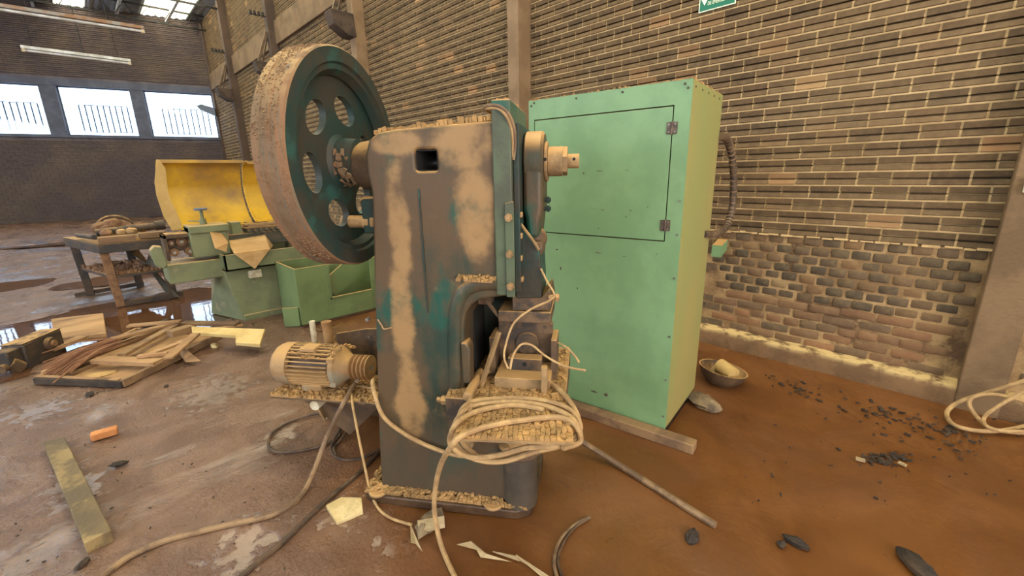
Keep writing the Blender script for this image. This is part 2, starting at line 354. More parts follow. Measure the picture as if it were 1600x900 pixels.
    def build(s, name, m, parent=None, bevel=0, smooth=40, label=None, kind=None):
        return link(name, s.mesh(name, m, smooth), parent, bevel, label, kind)
def link(name, me, parent=None, bevel=0, label=None, kind=None):
    o = bpy.data.objects.new(name, me); COL.objects.link(o)
    if parent is not None: o.parent = parent
    if bevel:
        b = o.modifiers.new('bevel', 'BEVEL'); b.width = bevel; b.segments = 2; b.limit_method = 'ANGLE'; b.angle_limit = math.radians(40)
    if label: o['label'] = label
    if kind: o['kind'] = kind
    return o
def thing(name, label, cat, loc=(0,0,0), rz=0, group=None):
    o = bpy.data.objects.new(name, None); COL.objects.link(o); o.location = loc; o.rotation_euler = (0, 0, rz); o.empty_display_size = .1
    o['label'] = label; o['category'] = cat
    if group: o['group'] = group
    return o
def tag(o, label, cat, group=None):
    o['label'] = label; o['category'] = cat
    if group: o['group'] = group
    return o
def struct(o): o['kind'] = 'structure'; return o
def cut(o, cutters):
    """cut holes: boolean of each cutter mesh, baked into the object's mesh"""
    tmp = []
    for c in cutters:
        co = bpy.data.objects.new('cutter', c); COL.objects.link(co); co.matrix_world = o.matrix_world; tmp.append(co)
        md = o.modifiers.new('cut', 'BOOLEAN'); md.operation = 'DIFFERENCE'; md.object = co; md.solver = 'EXACT'
    par = o.parent; o.parent = None
    for co in tmp: co.matrix_world = Matrix.Identity(4)
    dg = bpy.context.evaluated_depsgraph_get(); dg.update()
    me = bpy.data.meshes.new_from_object(o.evaluated_get(dg)); o.modifiers.clear(); o.data = me; o.parent = par
    for co in tmp: bpy.data.objects.remove(co)
    me.polygons.foreach_set('use_smooth', [True] * len(me.polygons)); me.set_sharp_from_angle(angle=math.radians(40))
def smooth_path(pts, n=8):
    pts = [Vector(p) for p in pts]; out = []
    P = [pts[0] * 2 - pts[1]] + pts + [pts[-1] * 2 - pts[-2]]
    for i in range(1, len(P) - 2):
        a, b, c, d = P[i-1:i+3]
        for k in range(n):
            t = k / n
            out.append(.5 * ((2*b) + (c - a)*t + (2*a - 5*b + 4*c - d)*t*t + (3*b - a - 3*c + d)*t**3))
    out.append(pts[-1]); return out
def flakes(mb, fn, nx, ny, th=.006, lift=.006, keep=.9, gap=.12, tilt=.25):
    """curled plates of cracked dried mud on a surface; fn(u,v)->(point, normal)"""
    g = {}
    for i in range(nx + 1):
        for j in range(ny + 1):
            g[i, j] = ((i + (random.uniform(-.38, .38) if 0 < i < nx else 0)) / nx, (j + (random.uniform(-.38, .38) if 0 < j < ny else 0)) / ny)
    for i in range(nx):
        for j in range(ny):
            if random.random() > keep: continue
            q = [g[i,j], g[i+1,j], g[i+1,j+1], g[i,j+1]]
            cu = sum(a for a, b in q) / 4; cv = sum(b for a, b in q) / 4
            k = 1 - gap * random.uniform(.6, 1.5); base = []; top = []
            c, nrm = fn(cu, cv); c = Vector(c); nrm = Vector(nrm).normalized(); tx = Vector((random.uniform(-tilt, tilt), random.uniform(-tilt, tilt), random.uniform(-tilt, tilt)))
            hh = random.uniform(0, lift)
            for a, b in q:
                p, n_ = fn(cu + (a - cu) * k, cv + (b - cv) * k); p = Vector(p); e = (p - c).dot(tx)
                base.append(p + nrm * 0.0005); top.append(p + nrm * (max(.001, th * random.uniform(.7, 1.2) + hh + e)))
            mb.add(base + top, [(4,5,6,7), (0,1,5,4), (1,2,6,5), (2,3,7,6), (3,0,4,7)])
    return mb
def quadfn(a, b, c, d):
    a, b, c, d = map(Vector, (a, b, c, d)); n = (b - a).cross(d - a).normalized()
    if n.z < 0: n = -n
    return lambda u, v: ((a*(1-u)*(1-v) + b*u*(1-v) + c*u*v + d*(1-u)*v), n)

# ================================================================== STRUCTURE
def fbm(x, y, s, o=4): return noise.fractal(Vector((x*s, y*s, 3.3)), 1.0, 2.0, o)
PUD = [  # cx, cy, rx, ry, rot   shallow pools in the mud
    (0.15, 6.35, 1.35, 1.0, .1), (-.95, 6.1, .95, 1.0, 0), (.85, 6.75, .5, .8, .3), (.30, 9.3, .85, .45, .2), (1.35, 9.5, .6, .5, 0), (-1.3, 9.9, .75, .42, 0), (.1, 14.5, 1.6, .5, 0)]
WL = -.004
def rise(y):
    t = min(1, max(0, (y - 10.5) / 8)); return .30 * t * t * (3 - 2 * t)
def mudh(x, y):
    h = .010 * fbm(x, y, 1.3) + .004 * fbm(x + 9, y, 7, 3)
    rough = min(1, max(0, (y * .36 + .5 - x) / .9)); h += rough * .005 * fbm(x, y * 1.0 + x * .6, 14, 3)
    d = 0
    for cx, cy, rx, ry, a in PUD:
        ux = (x - cx) * math.cos(a) + (y - cy) * math.sin(a); uy = -(x - cx) * math.sin(a) + (y - cy) * math.cos(a)
        q = math.hypot(ux / rx, uy / ry) + .35 * fbm(x, y, 2.2)
        if q < 1.15: d = max(d, min(1, (1.15 - q) / .3))
    return h * (1 - .8 * d) - .022 * d + rise(y)
def steps(a, b, fine0, fine1, df, dc):
    out = []; x = a
    while x < b:
        out.append(x); x += df if fine0 <= x < fine1 else dc
    return out + [b]
xs = steps(-9, 4.3, -1.2, 4.3, .035, .16); ys = steps(-4.5, 21.5, -1.0, 8.5, .035, .12)
fv = [(x, y, mudh(x, y)) for y in ys for x in xs]; nx = len(xs)
ff = [(j*nx + i, j*nx + i + 1, (j+1)*nx + i + 1, (j+1)*nx + i) for j in range(len(ys) - 1) for i in range(nx - 1)]
b = MB(); b.v = fv; b.f = ff
floor = struct(b.build('floor', 'wet_mud', smooth=180))
pud_lab = ['long muddy puddle between the junk bench and the broken timber, reflecting the windows', 'muddy puddle at the left edge beside the gearbox', 'puddle beside the green lathe pedestal', 'blue reflecting puddle behind the junk bench',
           'puddle behind the left end of the green lathe', 'small far puddle at the left edge beyond the bench', 'farthest thin puddle near the window wall']
for k, (cx, cy, rx, ry, a) in enumerate(PUD):
    pts = []
    for i in range(28):
        t = 2 * PI * i / 28; u = rx * 1.12 * math.cos(t); v = ry * 1.12 * math.sin(t); pts.append((cx + u*math.cos(a) - v*math.sin(a), cy + u*math.sin(a) + v*math.cos(a)))
    z = WL - k * .0004 + rise(cy)
    bb = MB().add([(x, y, z) for x, y in pts], [tuple(range(28))])
    tag(bb.build('puddle', 'muddy_water' if k < 3 else 'rippled_water', smooth=0), pud_lab[k], 'puddle', 'puddles on the mud floor')

# ---- right wall: grooved facing bricks above, old solid bricks below
WX = 3.90
BL, BH, JT = .185, .0955, .012          # unit length, course height, joint
Z0 = 1.0
COLS = [(-.37, -.17), (3.67, 3.84), (7.45, 7.64), (11.60, 11.78), (15.50, 15.70)]
TOPZ = 6.6
wall_right = struct(MB().box((WX + .03, -4.5, 0), (WX + .25, 18.9, TOPZ)).build('wall_right', 'mortar', smooth=0))
def grooved_profile():
    h = BH - JT
    return [(.03, 0), (-.004, 0), (-.011, .003), (-.003, .034), (.029, .0355), (.029, .0455), (-.004, .0465), (-.012, h - .002), (-.008, h), (.03, h)]
def brick_unit(length):
    return MB().prism(grooved_profile(), 0, length, 'y')      # prism maps (a,b,o) -> (a,o,b): x offset, y along, z up
unit_me = brick_unit(BL - JT).mesh('grooved_brick', 'grooved_brick', smooth=0)
units = []
nrow = int((TOPZ - Z0) / BH)
ybreaks = sorted([-4.5] + [v for c in COLS for v in c] + [18.8])
bays = [(-4.5, -.37)] + [(COLS[i][1], COLS[i+1][0]) for i in range(4)] + [(15.70, 18.8)]
for r in range(nrow):
    z = Z0 + r * BH
    off = (r % 2) * BL / 2 + random.uniform(-.006, .006)
    for (y0, y1) in bays:
        n0 = math.floor((y0 - off) / BL)
        y = n0 * BL + off
        while y < y1:
            a = max(y, y0); e = min(y + BL - JT, y1)
            if e - a > .02: units.append((a, e, z))
            y += BL
def pixel(p):
    c = ROT.transposed() @ (Vector(p) - O)
    if c.z > -.05: return None
    return CX - FPX * c.x / c.z, CY + FPX * c.y / c.z, -c.z
def in_view(px, py):
    if not (-5 < px < 1605 and -5 < py < 905): return False
    if 838 < px < 1120 and 150 < py < 640: return False      # behind the cabinet
    return True
scored = []
for k, (a, e, z) in enumerate(units):
    q = pixel((WX, (a + e) / 2, z + BH / 2))
    scored.append(((e - a) / (q[2] ** 2) if q and in_view(q[0], q[1]) else 0, k))
big = set(k for sc, k in sorted(scored, reverse=True)[:300] if sc > 0)
rest = MB(); mort = MB(); n_ind = 0
for k, (a, e, z) in enumerate(units):
    jx = random.uniform(-.002, .002)
    if k in big:
        o = link('grooved_brick', unit_me, wall_right); o.location = (WX + jx, a, z)
        if e - a < BL - JT - .001: o.scale = (1, (e - a) / (BL - JT), 1)
    else:
        if z > 5.9 and a < 6: continue
        u_ = brick_unit(e - a); rest.add([(x + WX + jx, y + a, zz + z) for x, y, zz in u_.v], u_.f)
    mort.box((WX, e, z), (WX + .03, e + JT, z + .0355)); mort.box((WX, e, z + .0455), (WX + .03, e + JT, z + BH - JT))
for r in range(nrow):
    for (y0, y1) in bays: mort.box((WX - .001, y0, Z0 + r*BH + BH - JT), (WX + .03, y1, Z0 + (r+1)*BH))
rest.build('grooved_brickwork', 'grooved_brick', wall_right, smooth=0, kind='stuff')
mort.build('mortar_joints', 'mortar', wall_right, smooth=0, kind='stuff')
# lower wall of old solid bricks
def old_brick_mesh(l, h):
    bb = MB(); q = [(0, 0), (l, 0), (l, h), (0, h)]; c = .010
    ring = [(c, 0), (l - c, 0), (l, c * .7), (l, h - c * .7), (l - c, h), (c, h), (0, h - c * .7), (0, c * .7)]
    vs = [(.03, a, z) for a, z in ring] + [(-.003, a, z) for a, z in ring] + [(-.009, l/2 + (a - l/2) * .88, h/2 + (z - h/2) * .8) for a, z in ring]
    fs = [tuple(range(16, 24))]
    for k in (0, 8): fs += [(k + i, k + (i+1) % 8, k + 8 + (i+1) % 8, k + 8 + i) for i in range(8)]
    return bb.add(vs, fs)
OB_H = .0725; zz = .13; row = 0; old = []; lower_rest = MB()
ob_cache = {}
while zz < Z0 - .03:
    hh = min(OB_H, Z0 - zz) - .012
    ln = .205 if row in (0, 1, 3, 4) else .122
    y = -4.0 + (row % 2) * ln / 2
    while y < 18.6:
        l = ln - (.013 if row > 5 else .007) + random.uniform(-.012, .004)
        a, e = y, y + l
        hit = any(a < c1 and e > c0 for c0, c1 in COLS)
        if not hit:
            q = pixel((WX, (a + e) / 2, zz)); vis = q and in_view(q[0], q[1]) and a < 1.7 and a > -1
            jx = random.uniform(-.004, .007); jz = random.uniform(-.004, .004)
            if vis:
                key = (round(l, 2), row % 12 == 11, row < 5)
                if key not in ob_cache: ob_cache[key] = old_brick_mesh(round(l, 2), hh).mesh('brick', 'old_brick_red' if row < 5 else 'old_brick', smooth=50)
                o = link('brick', ob_cache[key], wall_right); o.location = (WX + jx, a, zz + jz)
                o.rotation_euler = (random.uniform(-.03, .03), 0, random.uniform(-.02, .02))
            else:
                lower_rest.box((WX - .006 + jx, a, zz), (WX + .03, e, zz + hh))
        y += ln
    zz += OB_H; row += 1
lower_rest.build('old_brickwork', 'old_brick', wall_right, smooth=0, kind='stuff')
MB().box((WX - .001, -4.5, 0), (WX + .03, 18.8, Z0 - .004)).build('lower_mortar', 'lower_mortar', wall_right, smooth=0)
# projecting course where the two brickworks meet
lb = MB(); y = -.17
while y < 3.6:
    l = random.uniform(.03, .09); lb.cbox((WX - .004, y + l/2, Z0 - .006 + random.uniform(-.004, .004)), (.03, l, random.uniform(.008, .018))); y += l + random.uniform(0, .02)
lb.build('ragged_mortar_edge', 'mortar', wall_right, smooth=0, kind='stuff')

# ledge along the wall foot
lv = []; N_ = 240; prof_ = [(-.15, -.05), (-.145, .10), (-.125, .128), (.03, .137), (.03, -.05)]
for i in range(N_ + 1):
    y = -4.5 + 23.3 * i / N_
    for (px_, pz_) in prof_: lv.append((WX + px_ + .012 * fbm(y, px_, 3.0), y, pz_ + (.010 * fbm(y, 5 + px_, 4) if pz_ > 0 else 0)))
lf = [(i*5 + k, i*5 + k + 1, (i+1)*5 + k + 1, (i+1)*5 + k) for i in range(N_) for k in range(4)]
struct(MB().add(lv, lf).build('baseboard_right', 'ledge'))

# columns with corbels
trim_n = [0]
def trim(mb, m, bevel=0, parent=None):
    trim_n[0] += 1; return struct(mb.build('trim_%d' % trim_n[0], m, parent, bevel))
for k, (y0, y1) in enumerate(COLS):
    t = trim(MB().box((3.70 if k else 3.745, y0, -.02), (WX + .1, y1, TOPZ)), 'concrete' if k == 0 else ('column_paint' if k < 3 else 'column_backlit'), .008)
    if k >= 2:
        MB().prism([(3.32, 4.06), (3.70, 4.06), (3.72, 3.72), (3.58, 3.72), (3.36, 3.86)], y0 - .03, y1 + .03, 'y').build('corbel', 'dark_timber_corbel', t, .01)
        br = MB(); br.beam((3.42, (y0+y1)/2, 4.06), (3.68, (y0+y1)/2, 4.72), .05, .05); br.beam((3.52, (y0+y1)/2 + .06, 4.06), (3.70, (y0+y1)/2 + .06, 4.62), .03, .03)
        br.build('brace', 'brown_iron', t)
    if k >= 3:
        ins = MB(); ins.cyl((3.70, y0 + .05, 5.02), (3.36, y0 + .05, 5.02), .012, 8)
        for q in range(4): ins.cyl((3.40 + q*.08, y0 + .05, 5.0), (3.40 + q*.08, y0 + .05, 5.09), .028, 10)
        ins.build('insulator_rack', 'black_steel', t)
t = trim(MB().box((3.84, 18.55, 0), (WX + .1, 18.8, TOPZ)), 'column_backlit', .01)
for a, e in ((3.84, 7.45), (7.64, 11.60), (11.78, 15.50), (15.70, 18.55)):
    if a > 6: trim(MB().box((3.83, a, 4.47), (WX + .05, e, 4.95)), 'concrete', .01)
# conduit running down beside the second column
pipe = MB().tube([(3.86, 3.90, 6.4), (3.86, 3.90, 1.0)], .011, 8); pipe.cbox((3.86, 3.90, 2.98), (.035, .03, .05))
tag(pipe.build('wall_conduit', 'column_paint'), 'thin grey conduit pipe fixed to the brick wall beside the brown column', 'conduit')

# ---- far wall with windows, turned a little
TH = math.radians(15)
FC = Vector((3.9, 18.8, 0)); fdir = Vector((-math.cos(TH), math.sin(TH), 0)); fin = Vector((math.sin(TH), math.cos(TH), 0))  # along, outwards
FM = Matrix(((fdir.x, fin.x, 0, FC.x), (fdir.y, fin.y, 0, FC.y), (0, 0, 1, 0), (0, 0, 0, 1)))
FL_ = 13.2
wins = [(.06, 1.93), (2.27, 4.02), (4.40, 6.15), (6.50, 8.25), (8.60, 10.35), (10.7, 12.45)]
WZ0, WZ1 = 2.93, 4.36
wm = MB()
wm.box((-.4, .03, 0), (FL_, .25, WZ0 - .06)); wm.box((-.4, .03, WZ1), (FL_, .25, 7.0))
wall_far = MB(); wall_far.v = [FM @ Vector(p) for p in wm.v]; wall_far.f = wm.f
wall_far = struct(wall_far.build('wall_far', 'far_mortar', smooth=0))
fb = MB(); FBH = BH * 1.15; FBL = BL * 1.15
r = 0; z = .15
while z < 6.7:
    if not (WZ0 - .16 < z < WZ1 + .19):
        x = (r % 2) * FBL / 2
        while x < (9.0 if z < 6.2 else 7):
            fb.box((x, -.012, z), (x + FBL - .004, .03, z + FBH * .42)); fb.box((x, -.012, z + FBH * .52), (x + FBL - .004, .03, z + FBH - .018)); x += FBL
    z += FBH; r += 1
fb.v = [tuple(FM @ Vector(p)) for p in fb.v]
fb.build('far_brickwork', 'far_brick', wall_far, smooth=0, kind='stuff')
def ftrim(a, b_, m):
    q = MB().box(a, b_); q.v = [tuple(FM @ Vector(p)) for p in q.v]; return trim(q, m)
ftrim((-.1, -.05, WZ1), (FL_, .25, WZ1 + .2), 'pier_flare_blue')
ftrim((-.1, -.06, WZ0 - .07), (FL_, .25, WZ0), 'pier_flare_blue')
ed = [(-.4, wins[0][0])] + [(wins[i][1], wins[i+1][0]) for i in range(5)] + [(wins[5][1], FL_)]
for a, e in ed: ftrim((a, -.04, WZ0), (e, .25, WZ1), 'pier_flare_blue')
for k, (a, e) in enumerate(wins):
    def T(q): q.v = [tuple(FM @ Vector(p)) for p in q.v]; return q
    fr = MB(); t_ = .03
    fr.box((a, .10, WZ0), (e, .14, WZ0 + t_)); fr.box((a, .10, WZ1 - t_), (e, .14, WZ1)); fr.box((a, .10, WZ0), (a + t_, .14, WZ1)); fr.box((e - t_, .10, WZ0), (e, .14, WZ1))
    wn = struct(T(fr).build('window_%d' % (k + 1), 'window_frame'))
    T(MB().box((a + t_, .115, WZ0 + t_), (e - t_, .12, WZ1 - t_))).build('pane', 'window_glass', wn)
    g0, g1 = a + .12 * (e - a), e - .20 * (e - a); gz0, gz1 = WZ0 + .12, WZ0 + .93
    gr = T(MB().box((g0, .28, gz0), (g1, .30, gz0 + .02)).box((g0, .28, gz1), (g1, .30, gz1 + .02))).build('grille', 'window_frame', wn)
    for q in range(9):
        x = g0 + (g1 - g0) * q / 8; T(MB().box((x - .016, .275, gz0), (x + .016, .30, gz1))).build('grille_bar', 'window_frame', gr)
    if k == 0: T(MB().prism([(.02, 3.62), (.45, 3.82), (.52, 3.92), (.38, 3.98), (.02, 3.88)], -.35, -.10, 'y')).build('hanging_bracket', 'window_frame', wn)

# ---- walls out of the frame: the long left wall with its window band, the back wall with the wide doorway
lw = MB(); lw.box((-9.2, -4.6, 0), (-9, 23, 2.8)); lw.box((-9.2, -4.6, 4.6), (-9, 23, TOPZ))
for y in range(-4, 24, 3): lw.box((-9.2, y, 2.8), (-9, y + .25, 4.6))
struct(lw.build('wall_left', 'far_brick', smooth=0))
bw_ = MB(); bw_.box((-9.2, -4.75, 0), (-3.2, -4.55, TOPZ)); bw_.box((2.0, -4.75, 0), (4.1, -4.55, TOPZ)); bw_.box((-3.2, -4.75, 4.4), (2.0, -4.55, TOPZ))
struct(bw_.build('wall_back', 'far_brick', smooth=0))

# ---- roof: corrugated sheets, translucent lanes, open-web joists
RZ = 6.62
LANES = [(2.4, 3.5), (.45, 1.10), (-3.2, -2.6), (-6.6, -6.0)]
def sheet(x0, x1, y0, y1, zoff=0):
    bb = MB(); n = max(2, int((x1 - x0) / .045)); k = n + 1
    for y in (y0, y1):
        for i in range(k):
            x = x0 + (x1 - x0) * i / n; bb.v.append((x, y, RZ + zoff + .018 * math.sin(x * 2 * PI / .18)))
    bb.f = [(i, i + 1, k + i + 1, k + i) for i in range(n)]
    return bb
edges = [4.3]
for a, e in LANES: edges += [e, a]
edges.append(-9)
cl = MB()
for i in range(0, len(edges), 2): q = sheet(edges[i+1], edges[i], -4.5, 22.5); cl.add(q.v, q.f)
ceiling = struct(cl.build('ceiling', 'roof_steel', smooth=60))
for a, e in LANES: sheet(a - .03, e + .03, -4.5, 22.5, -.012).build('skylight_lane', 'skylight_sheet', ceiling, smooth=60)
def joist(y, zt, zb, x0, x1):
    j = MB(); j.beam((x0, y, zt), (x1, y, zt), .05, .05); j.beam((x0, y, zb), (x1, y, zb), .05, .05); n = int((x1 - x0) / .55)
    for i in range(n):
        xa = x0 + (x1 - x0) * i / n; xb = x0 + (x1 - x0) * (i + .5) / n; xc = x0 + (x1 - x0) * (i + 1) / n
        j.beam((xa, y, zb), (xb, y, zt), .02, .02); j.beam((xb, y, zt), (xc, y, zb), .02, .02)
    trim(j, 'black_steel')
for y in (4.5, 8.5, 12.5, 15.6, 18.0): joist(y, 6.55, 6.15, -9, 3.85)
for x in (3.0, 1.8, .0, -1.2): trim(MB().beam((x, 11, 6.5), (x, 20.3, 6.5), .07, .10), 'white_enamel')

# hanging fluorescent battens
def batten(label, p, q, m, wires):
    t = thing('tube_light', label, 'lamp', (Vector(p) + Vector(q)) / 2, 0, 'hanging fluorescent battens')
    d = (Vector(q) - Vector(p)) / 2
    MB().beam(-d, d, .07, .045).build('housing', m, t, .006)
    MB().cyl(-d * .96 + Vector((0, 0, -.045)), d * .96 + Vector((0, 0, -.045)), .019, 10).build('tube', 'white_enamel', t)
    for s_ in (-1, 1): MB().cbox(d * s_ * .97 + Vector((0, 0, -.04)), (.04, .05, .06)).build('lamp_holder', 'plastic_white', t)
    for f_ in wires: MB().tube([d * f_, d * f_ + Vector((-.03, 0, 1.2)), d * f_ + Vector((-.12, .03, RZ - p[2] - .1))], .006, 6).build('hanging_wire', 'black_steel', t)
    return t
batten('white fluorescent tube light hanging below the other, in front of the far brick wall', at_y(32, 73, 11), at_y(204, 95, 11), 'white_enamel', (-.8, .1, .75))
batten('rusty fluorescent batten hanging highest, under the roof joists', at_y(-30, 4, 9), at_y(225, 44, 9), 'batten_rust', (-.5, .5))

# emergency exit sign high on the right wall
def text_mesh(body, size, loc, parent, m, sx=1.0):
    c = bpy.data.curves.new('txt', 'FONT'); c.body = body; c.size = size; c.extrude = .0008; c.align_x = 'LEFT'
    o = bpy.data.objects.new('txt', c); COL.objects.link(o); dg = bpy.context.evaluated_depsgraph_get(); dg.update()
    me = bpy.data.meshes.new_from_object(o.evaluated_get(dg)); bpy.data.objects.remove(o)
    me.materials.clear(); me.materials.append(MATS[m]); l = link('lettering', me, parent)
    l.rotation_euler = (PI/2, 0, -PI/2); l.location = loc; l.scale = (sx, 1, 1); return l
sg = thing('exit_sign', 'green and white emergency exit sign high on the brick wall above the cabinet', 'sign', (3.875, 1.77, 2.735), 0)
# local: +y = left edge of the sign, lettering runs towards -y
MB().box((0, -.285, 0), (.006, 0, .19)).build('plate', 'sign_white', sg)
MB().box((-.002, -.277, .008), (0, -.008, .182)).build('green_field', 'sign_green', sg)
text_mesh('SAÍDA', .062, (-.004, -.085, .095), sg, 'sign_white', .95)
text_mesh('DE EMERGÊNCIA', .036, (-.004, -.070, .040), sg, 'sign_white', .68)
arrow = MB().prism([(-.022, .165), (-.062, .165), (-.062, .10), (-.078, .10), (-.045, .045), (-.012, .10), (-.022, .10)], -.004, -.002, 'x'); arrow.build('arrow', 'sign_white', sg)

# socket box on the right pillar
sk = thing('socket_box', 'small white socket box screwed to the concrete pillar at the right edge', 'socket', (3.742, -.215, 1.345))
MB().box((-.03, -.075, 0), (0, 0, .085)).build('box', 'plastic_white', sk, .005)
MB().cyl((-.032, -.035, .045), (-.026, -.035, .045), .019, 16).build('outlet', 'black_steel', sk)

# ================================================================== PUNCH PRESS
PA = fl(567.5, 785); _q = fl(820.6, 814); PANG = math.atan2(_q.y - PA.y, _q.x - PA.x)
PU = Vector((math.cos(PANG), math.sin(PANG), 0)); PN = Vector((-PU.y, PU.x, 0))
def sz(px, py, off):                      # pixel -> (s, z) on the vertical plane at depth `off` of the press
    d = ray(px, py); t = ((PA + PN * off - O).dot(PN)) / d.dot(PN); p = O + d * t; return ((p - PA).dot(PU), p.z)
def PL(px, py, off): s, z = sz(px, py, off); return Vector((s, off, z))
def PF(px, py, z): p = fl(px, py, z) - PA; return Vector((p.dot(PU), p.dot(PN), z))
def PW(p): return PA + PU * p[0] + PN * p[1] + Vector((0, 0, p[2]))
press = thing('punch_press', 'tall mud-streaked green punch press with a large flywheel, standing in the middle', 'press', PA, PANG)
OC = .235                                 # depth of the crankshaft axis
# base
bp_ = [(0, .03), (.04, 0), (.74, 0), (.80, .03), (.82, .10), (.82, .42), (.78, .48), (.04, .48), (0, .44)]
base = MB().prism(bp_, 0, .045, 'z').build('base_plate', 'wet_iron', press, .006)
for (x, y) in ((.07, .028), (.63, .028)):
    MB().cyl((x, y, .044), (x, y, .058), .045, 20).build('bolt_lug', 'tan_iron', base, .004)
    MB().cyl((x, y, .0575), (x, y, .0595), .016, 12).build('bolt_hole', 'seam_black', base)
# C-frame
prof = [(.076, .04), (.09, .30), (.135, .9), (.178, 1.44), (.168, 1.50), (.165, 1.58), (.185, 1.635), (.225, 1.662), (.30, 1.672), (.70, 1.690), (.742, 1.690), (.742, 1.036),
        (.66, 1.022), (.60, 1.012), (.565, .99), (.540, .955), (.528, .91), (.522, .80), (.515, .60), (.74, .60), (.735, .04)]
fm = MB().prism(prof, .045, .425, 'y')
body = fm.build('frame', 'press_green', press)
w0 = sz(647, 234, .045); w1 = sz(684, 267, .045)
wc = MB(); r_ = .012; wx0, wx1 = w0[0], w1[0]; wz1, wz0 = w0[1], w1[1]
ring = []
for (cx_, cz_, a0) in ((wx1 - r_, wz1 - r_, 0), (wx0 + r_, wz1 - r_, 90), (wx0 + r_, wz0 + r_, 180), (wx1 - r_, wz0 + r_, 270)):
    for k in range(4): a = math.radians(a0 + k * 30); ring.append((cx_ + r_ * math.cos(a), cz_ + r_ * math.sin(a)))
wc.prism(ring, -.05, .36, 'y')
cut(body, [wc.mesh('c', 'seam_black', 0)])
bv = body.modifiers.new('bevel', 'BEVEL'); bv.width = .012; bv.segments = 3; bv.limit_method = 'ANGLE'; bv.angle_limit = math.radians(50)
e_ = .0015; MB().box((wx0 + e_, .056, wz0 + e_), (wx0 + e_ + .003, .36, wz1 - e_)).box((wx1 - e_ - .003, .056, wz0 + e_), (wx1 - e_, .36, wz1 - e_)).box((wx0 + e_, .056, wz0 + e_), (wx1 - e_, .36, wz0 + e_ + .003)).box((wx0 + e_, .056, wz1 - e_ - .003), (wx1 - e_, .36, wz1 - e_)).box((wx0, .35, wz0), (wx1, .359, wz1)).build('window_shade_lining', 'seam_black', press)  # black sleeve added to paint the shade inside the frame opening
MB().cyl((wx0 - .05, .20, 1.545), (wx1 + .05, .20, 1.545), .042, 20).build('crankshaft', 'black_steel', press)
MB().box((.20, .0455, 1.2), (.205, .05, 1.5)).box((.372, .0405, .95), (.378, .046, 1.45)).build('paint_drip', 'dark_green_iron', press)
# raised rib around the throat
arc = [PL(x, y, .04) for x, y in ((706, 690), (706, 600), (705, 520), (708, 482), (718, 458), (738, 446), (765, 443), (790, 446))]
MB().tube(smooth_path([v + Vector((.012, .022, 0)) for v in arc], 5), .034, 14).build('throat_rib', 'press_green', press)
MB().prism([(.512, .64), (.548, .64), (.552, .80), (.535, .83), (.512, .825)], .03, .10, 'y').build('throat_pad', 'press_green', press, .008)
fq = MB(); a0 = PL(715, 437, .03); a1 = PL(772, 440, .03)
flakes(fq, quadfn((a0.x, .0, a0.z), (a1.x, .0, a1.z), (a1.x, .045, a1.z + .012), (a0.x, .045, a0.z + .012)), 9, 3, .008, .006)
fq.build('mud_crust', 'mud_crust', press, kind='stuff')
MB().box((.50, .40, .58), (.742, .424, 1.06)).build('far_cheek', 'dark_green_iron', press)
MB().box((.515, .20, .60), (.53, .42, 1.0)).build('throat_shade', 'seam_black', press)  # black sheet standing in for the shade deep in the throat
# front flange, gib strip and bolts
fg = MB().box((.672, .028, 1.036), (.742, .44, 1.755)).build('front_flange', 'gib_green', press, .005)
gb = MB().prism([(.715, 1.034), (.749, 1.034), (.749, 1.40), (.742, 1.402), (.715, 1.395)], .016, .028, 'y').build('gib_strip', 'gib_green', press, .002)
def hexbolt(p, d, r, l, parent, name='bolt', m='tan_iron'):
    d = Vector(d).normalized(); p = Vector(p)
    o = MB().cyl(p, p + d * l * .55, r * 1.25, 6).cyl(p + d * l * .5, p + d * l, r * .7, 10).build(name, m, parent); return o
for (x, y) in ((795, 340), (796.5, 397), (798, 447)): p = PL(x, y, .016); hexbolt(p, (0, -1, 0), .0125, .026, gb)
for (x, y) in ((811, 336), (811, 369), (811, 404), (813, 437)):
    p = PL(x, y, .07); MB().cbox((p.x, .08, p.z), (.024, .03, .020)).build('gib_screw', 'tan_iron', press, .003)
MB().box((.742, .06, 1.04), (.766, .42, 1.68)).build('slide_guide', 'dark_green_iron', press, .004)
# connecting rod, shaft end, ram
rod = MB().lathe([(.768, .02), (.768, .108), (.776, .118), (.836, .118), (.846, .108), (.846, .02)], (0, OC, 1.545), (1, 0, 0), 40).build('connecting_rod', 'press_green', press)
MB().prism([(.769, 1.545), (.845, 1.545), (.845, 1.36), (.838, 1.33), (.83, 1.25), (.785, 1.25), (.778, 1.33), (.769, 1.36)], OC - .112, OC + .112, 'y').build('rod_neck', 'press_green', press, .016)
for z in (1.395, 1.36): 
    MB().cyl((.838, OC - .03, z), (.872, OC - .03, z), .008, 8).cyl((.856, OC - .03, z), (.866, OC - .03, z), .014, 6).build('clamp_bolt', 'dark_green_iron', press)
cs = MB().cyl((.846, OC, 1.545), (.858, OC, 1.545), .078, 24).build('collar', 'tan_iron', press, .003)
MB().cyl((.858, OC, 1.545), (.918, OC, 1.545), .058, 28).build('eccentric_sleeve', 'tan_iron', press, .003)
MB().cyl((.916, OC, 1.545), (.936, OC, 1.545), .058, 6).build('shaft_nut', 'tan_iron', press, .002)
se = MB().cyl((.934, OC, 1.545), (.982, OC, 1.545), .028, 20).build('shaft_end', 'tan_iron', press, .002)
for (x, r0, rad) in ((.962, .0285, .006), (.852, .0785, .007)): MB().cyl((x, OC - r0, 1.552), (x, OC - r0 - .001, 1.552), rad, 10).build('pin_hole', 'seam_black', press)
ball = MB().sphere((.805, OC, 1.235), .05, 16, 10).build('ball_joint', 'brown_iron', press)
MB().cbox((.808, OC - .02, 1.205), (.07, .14, .055)).build('ball_cap', 'brown_iron', press, .008)
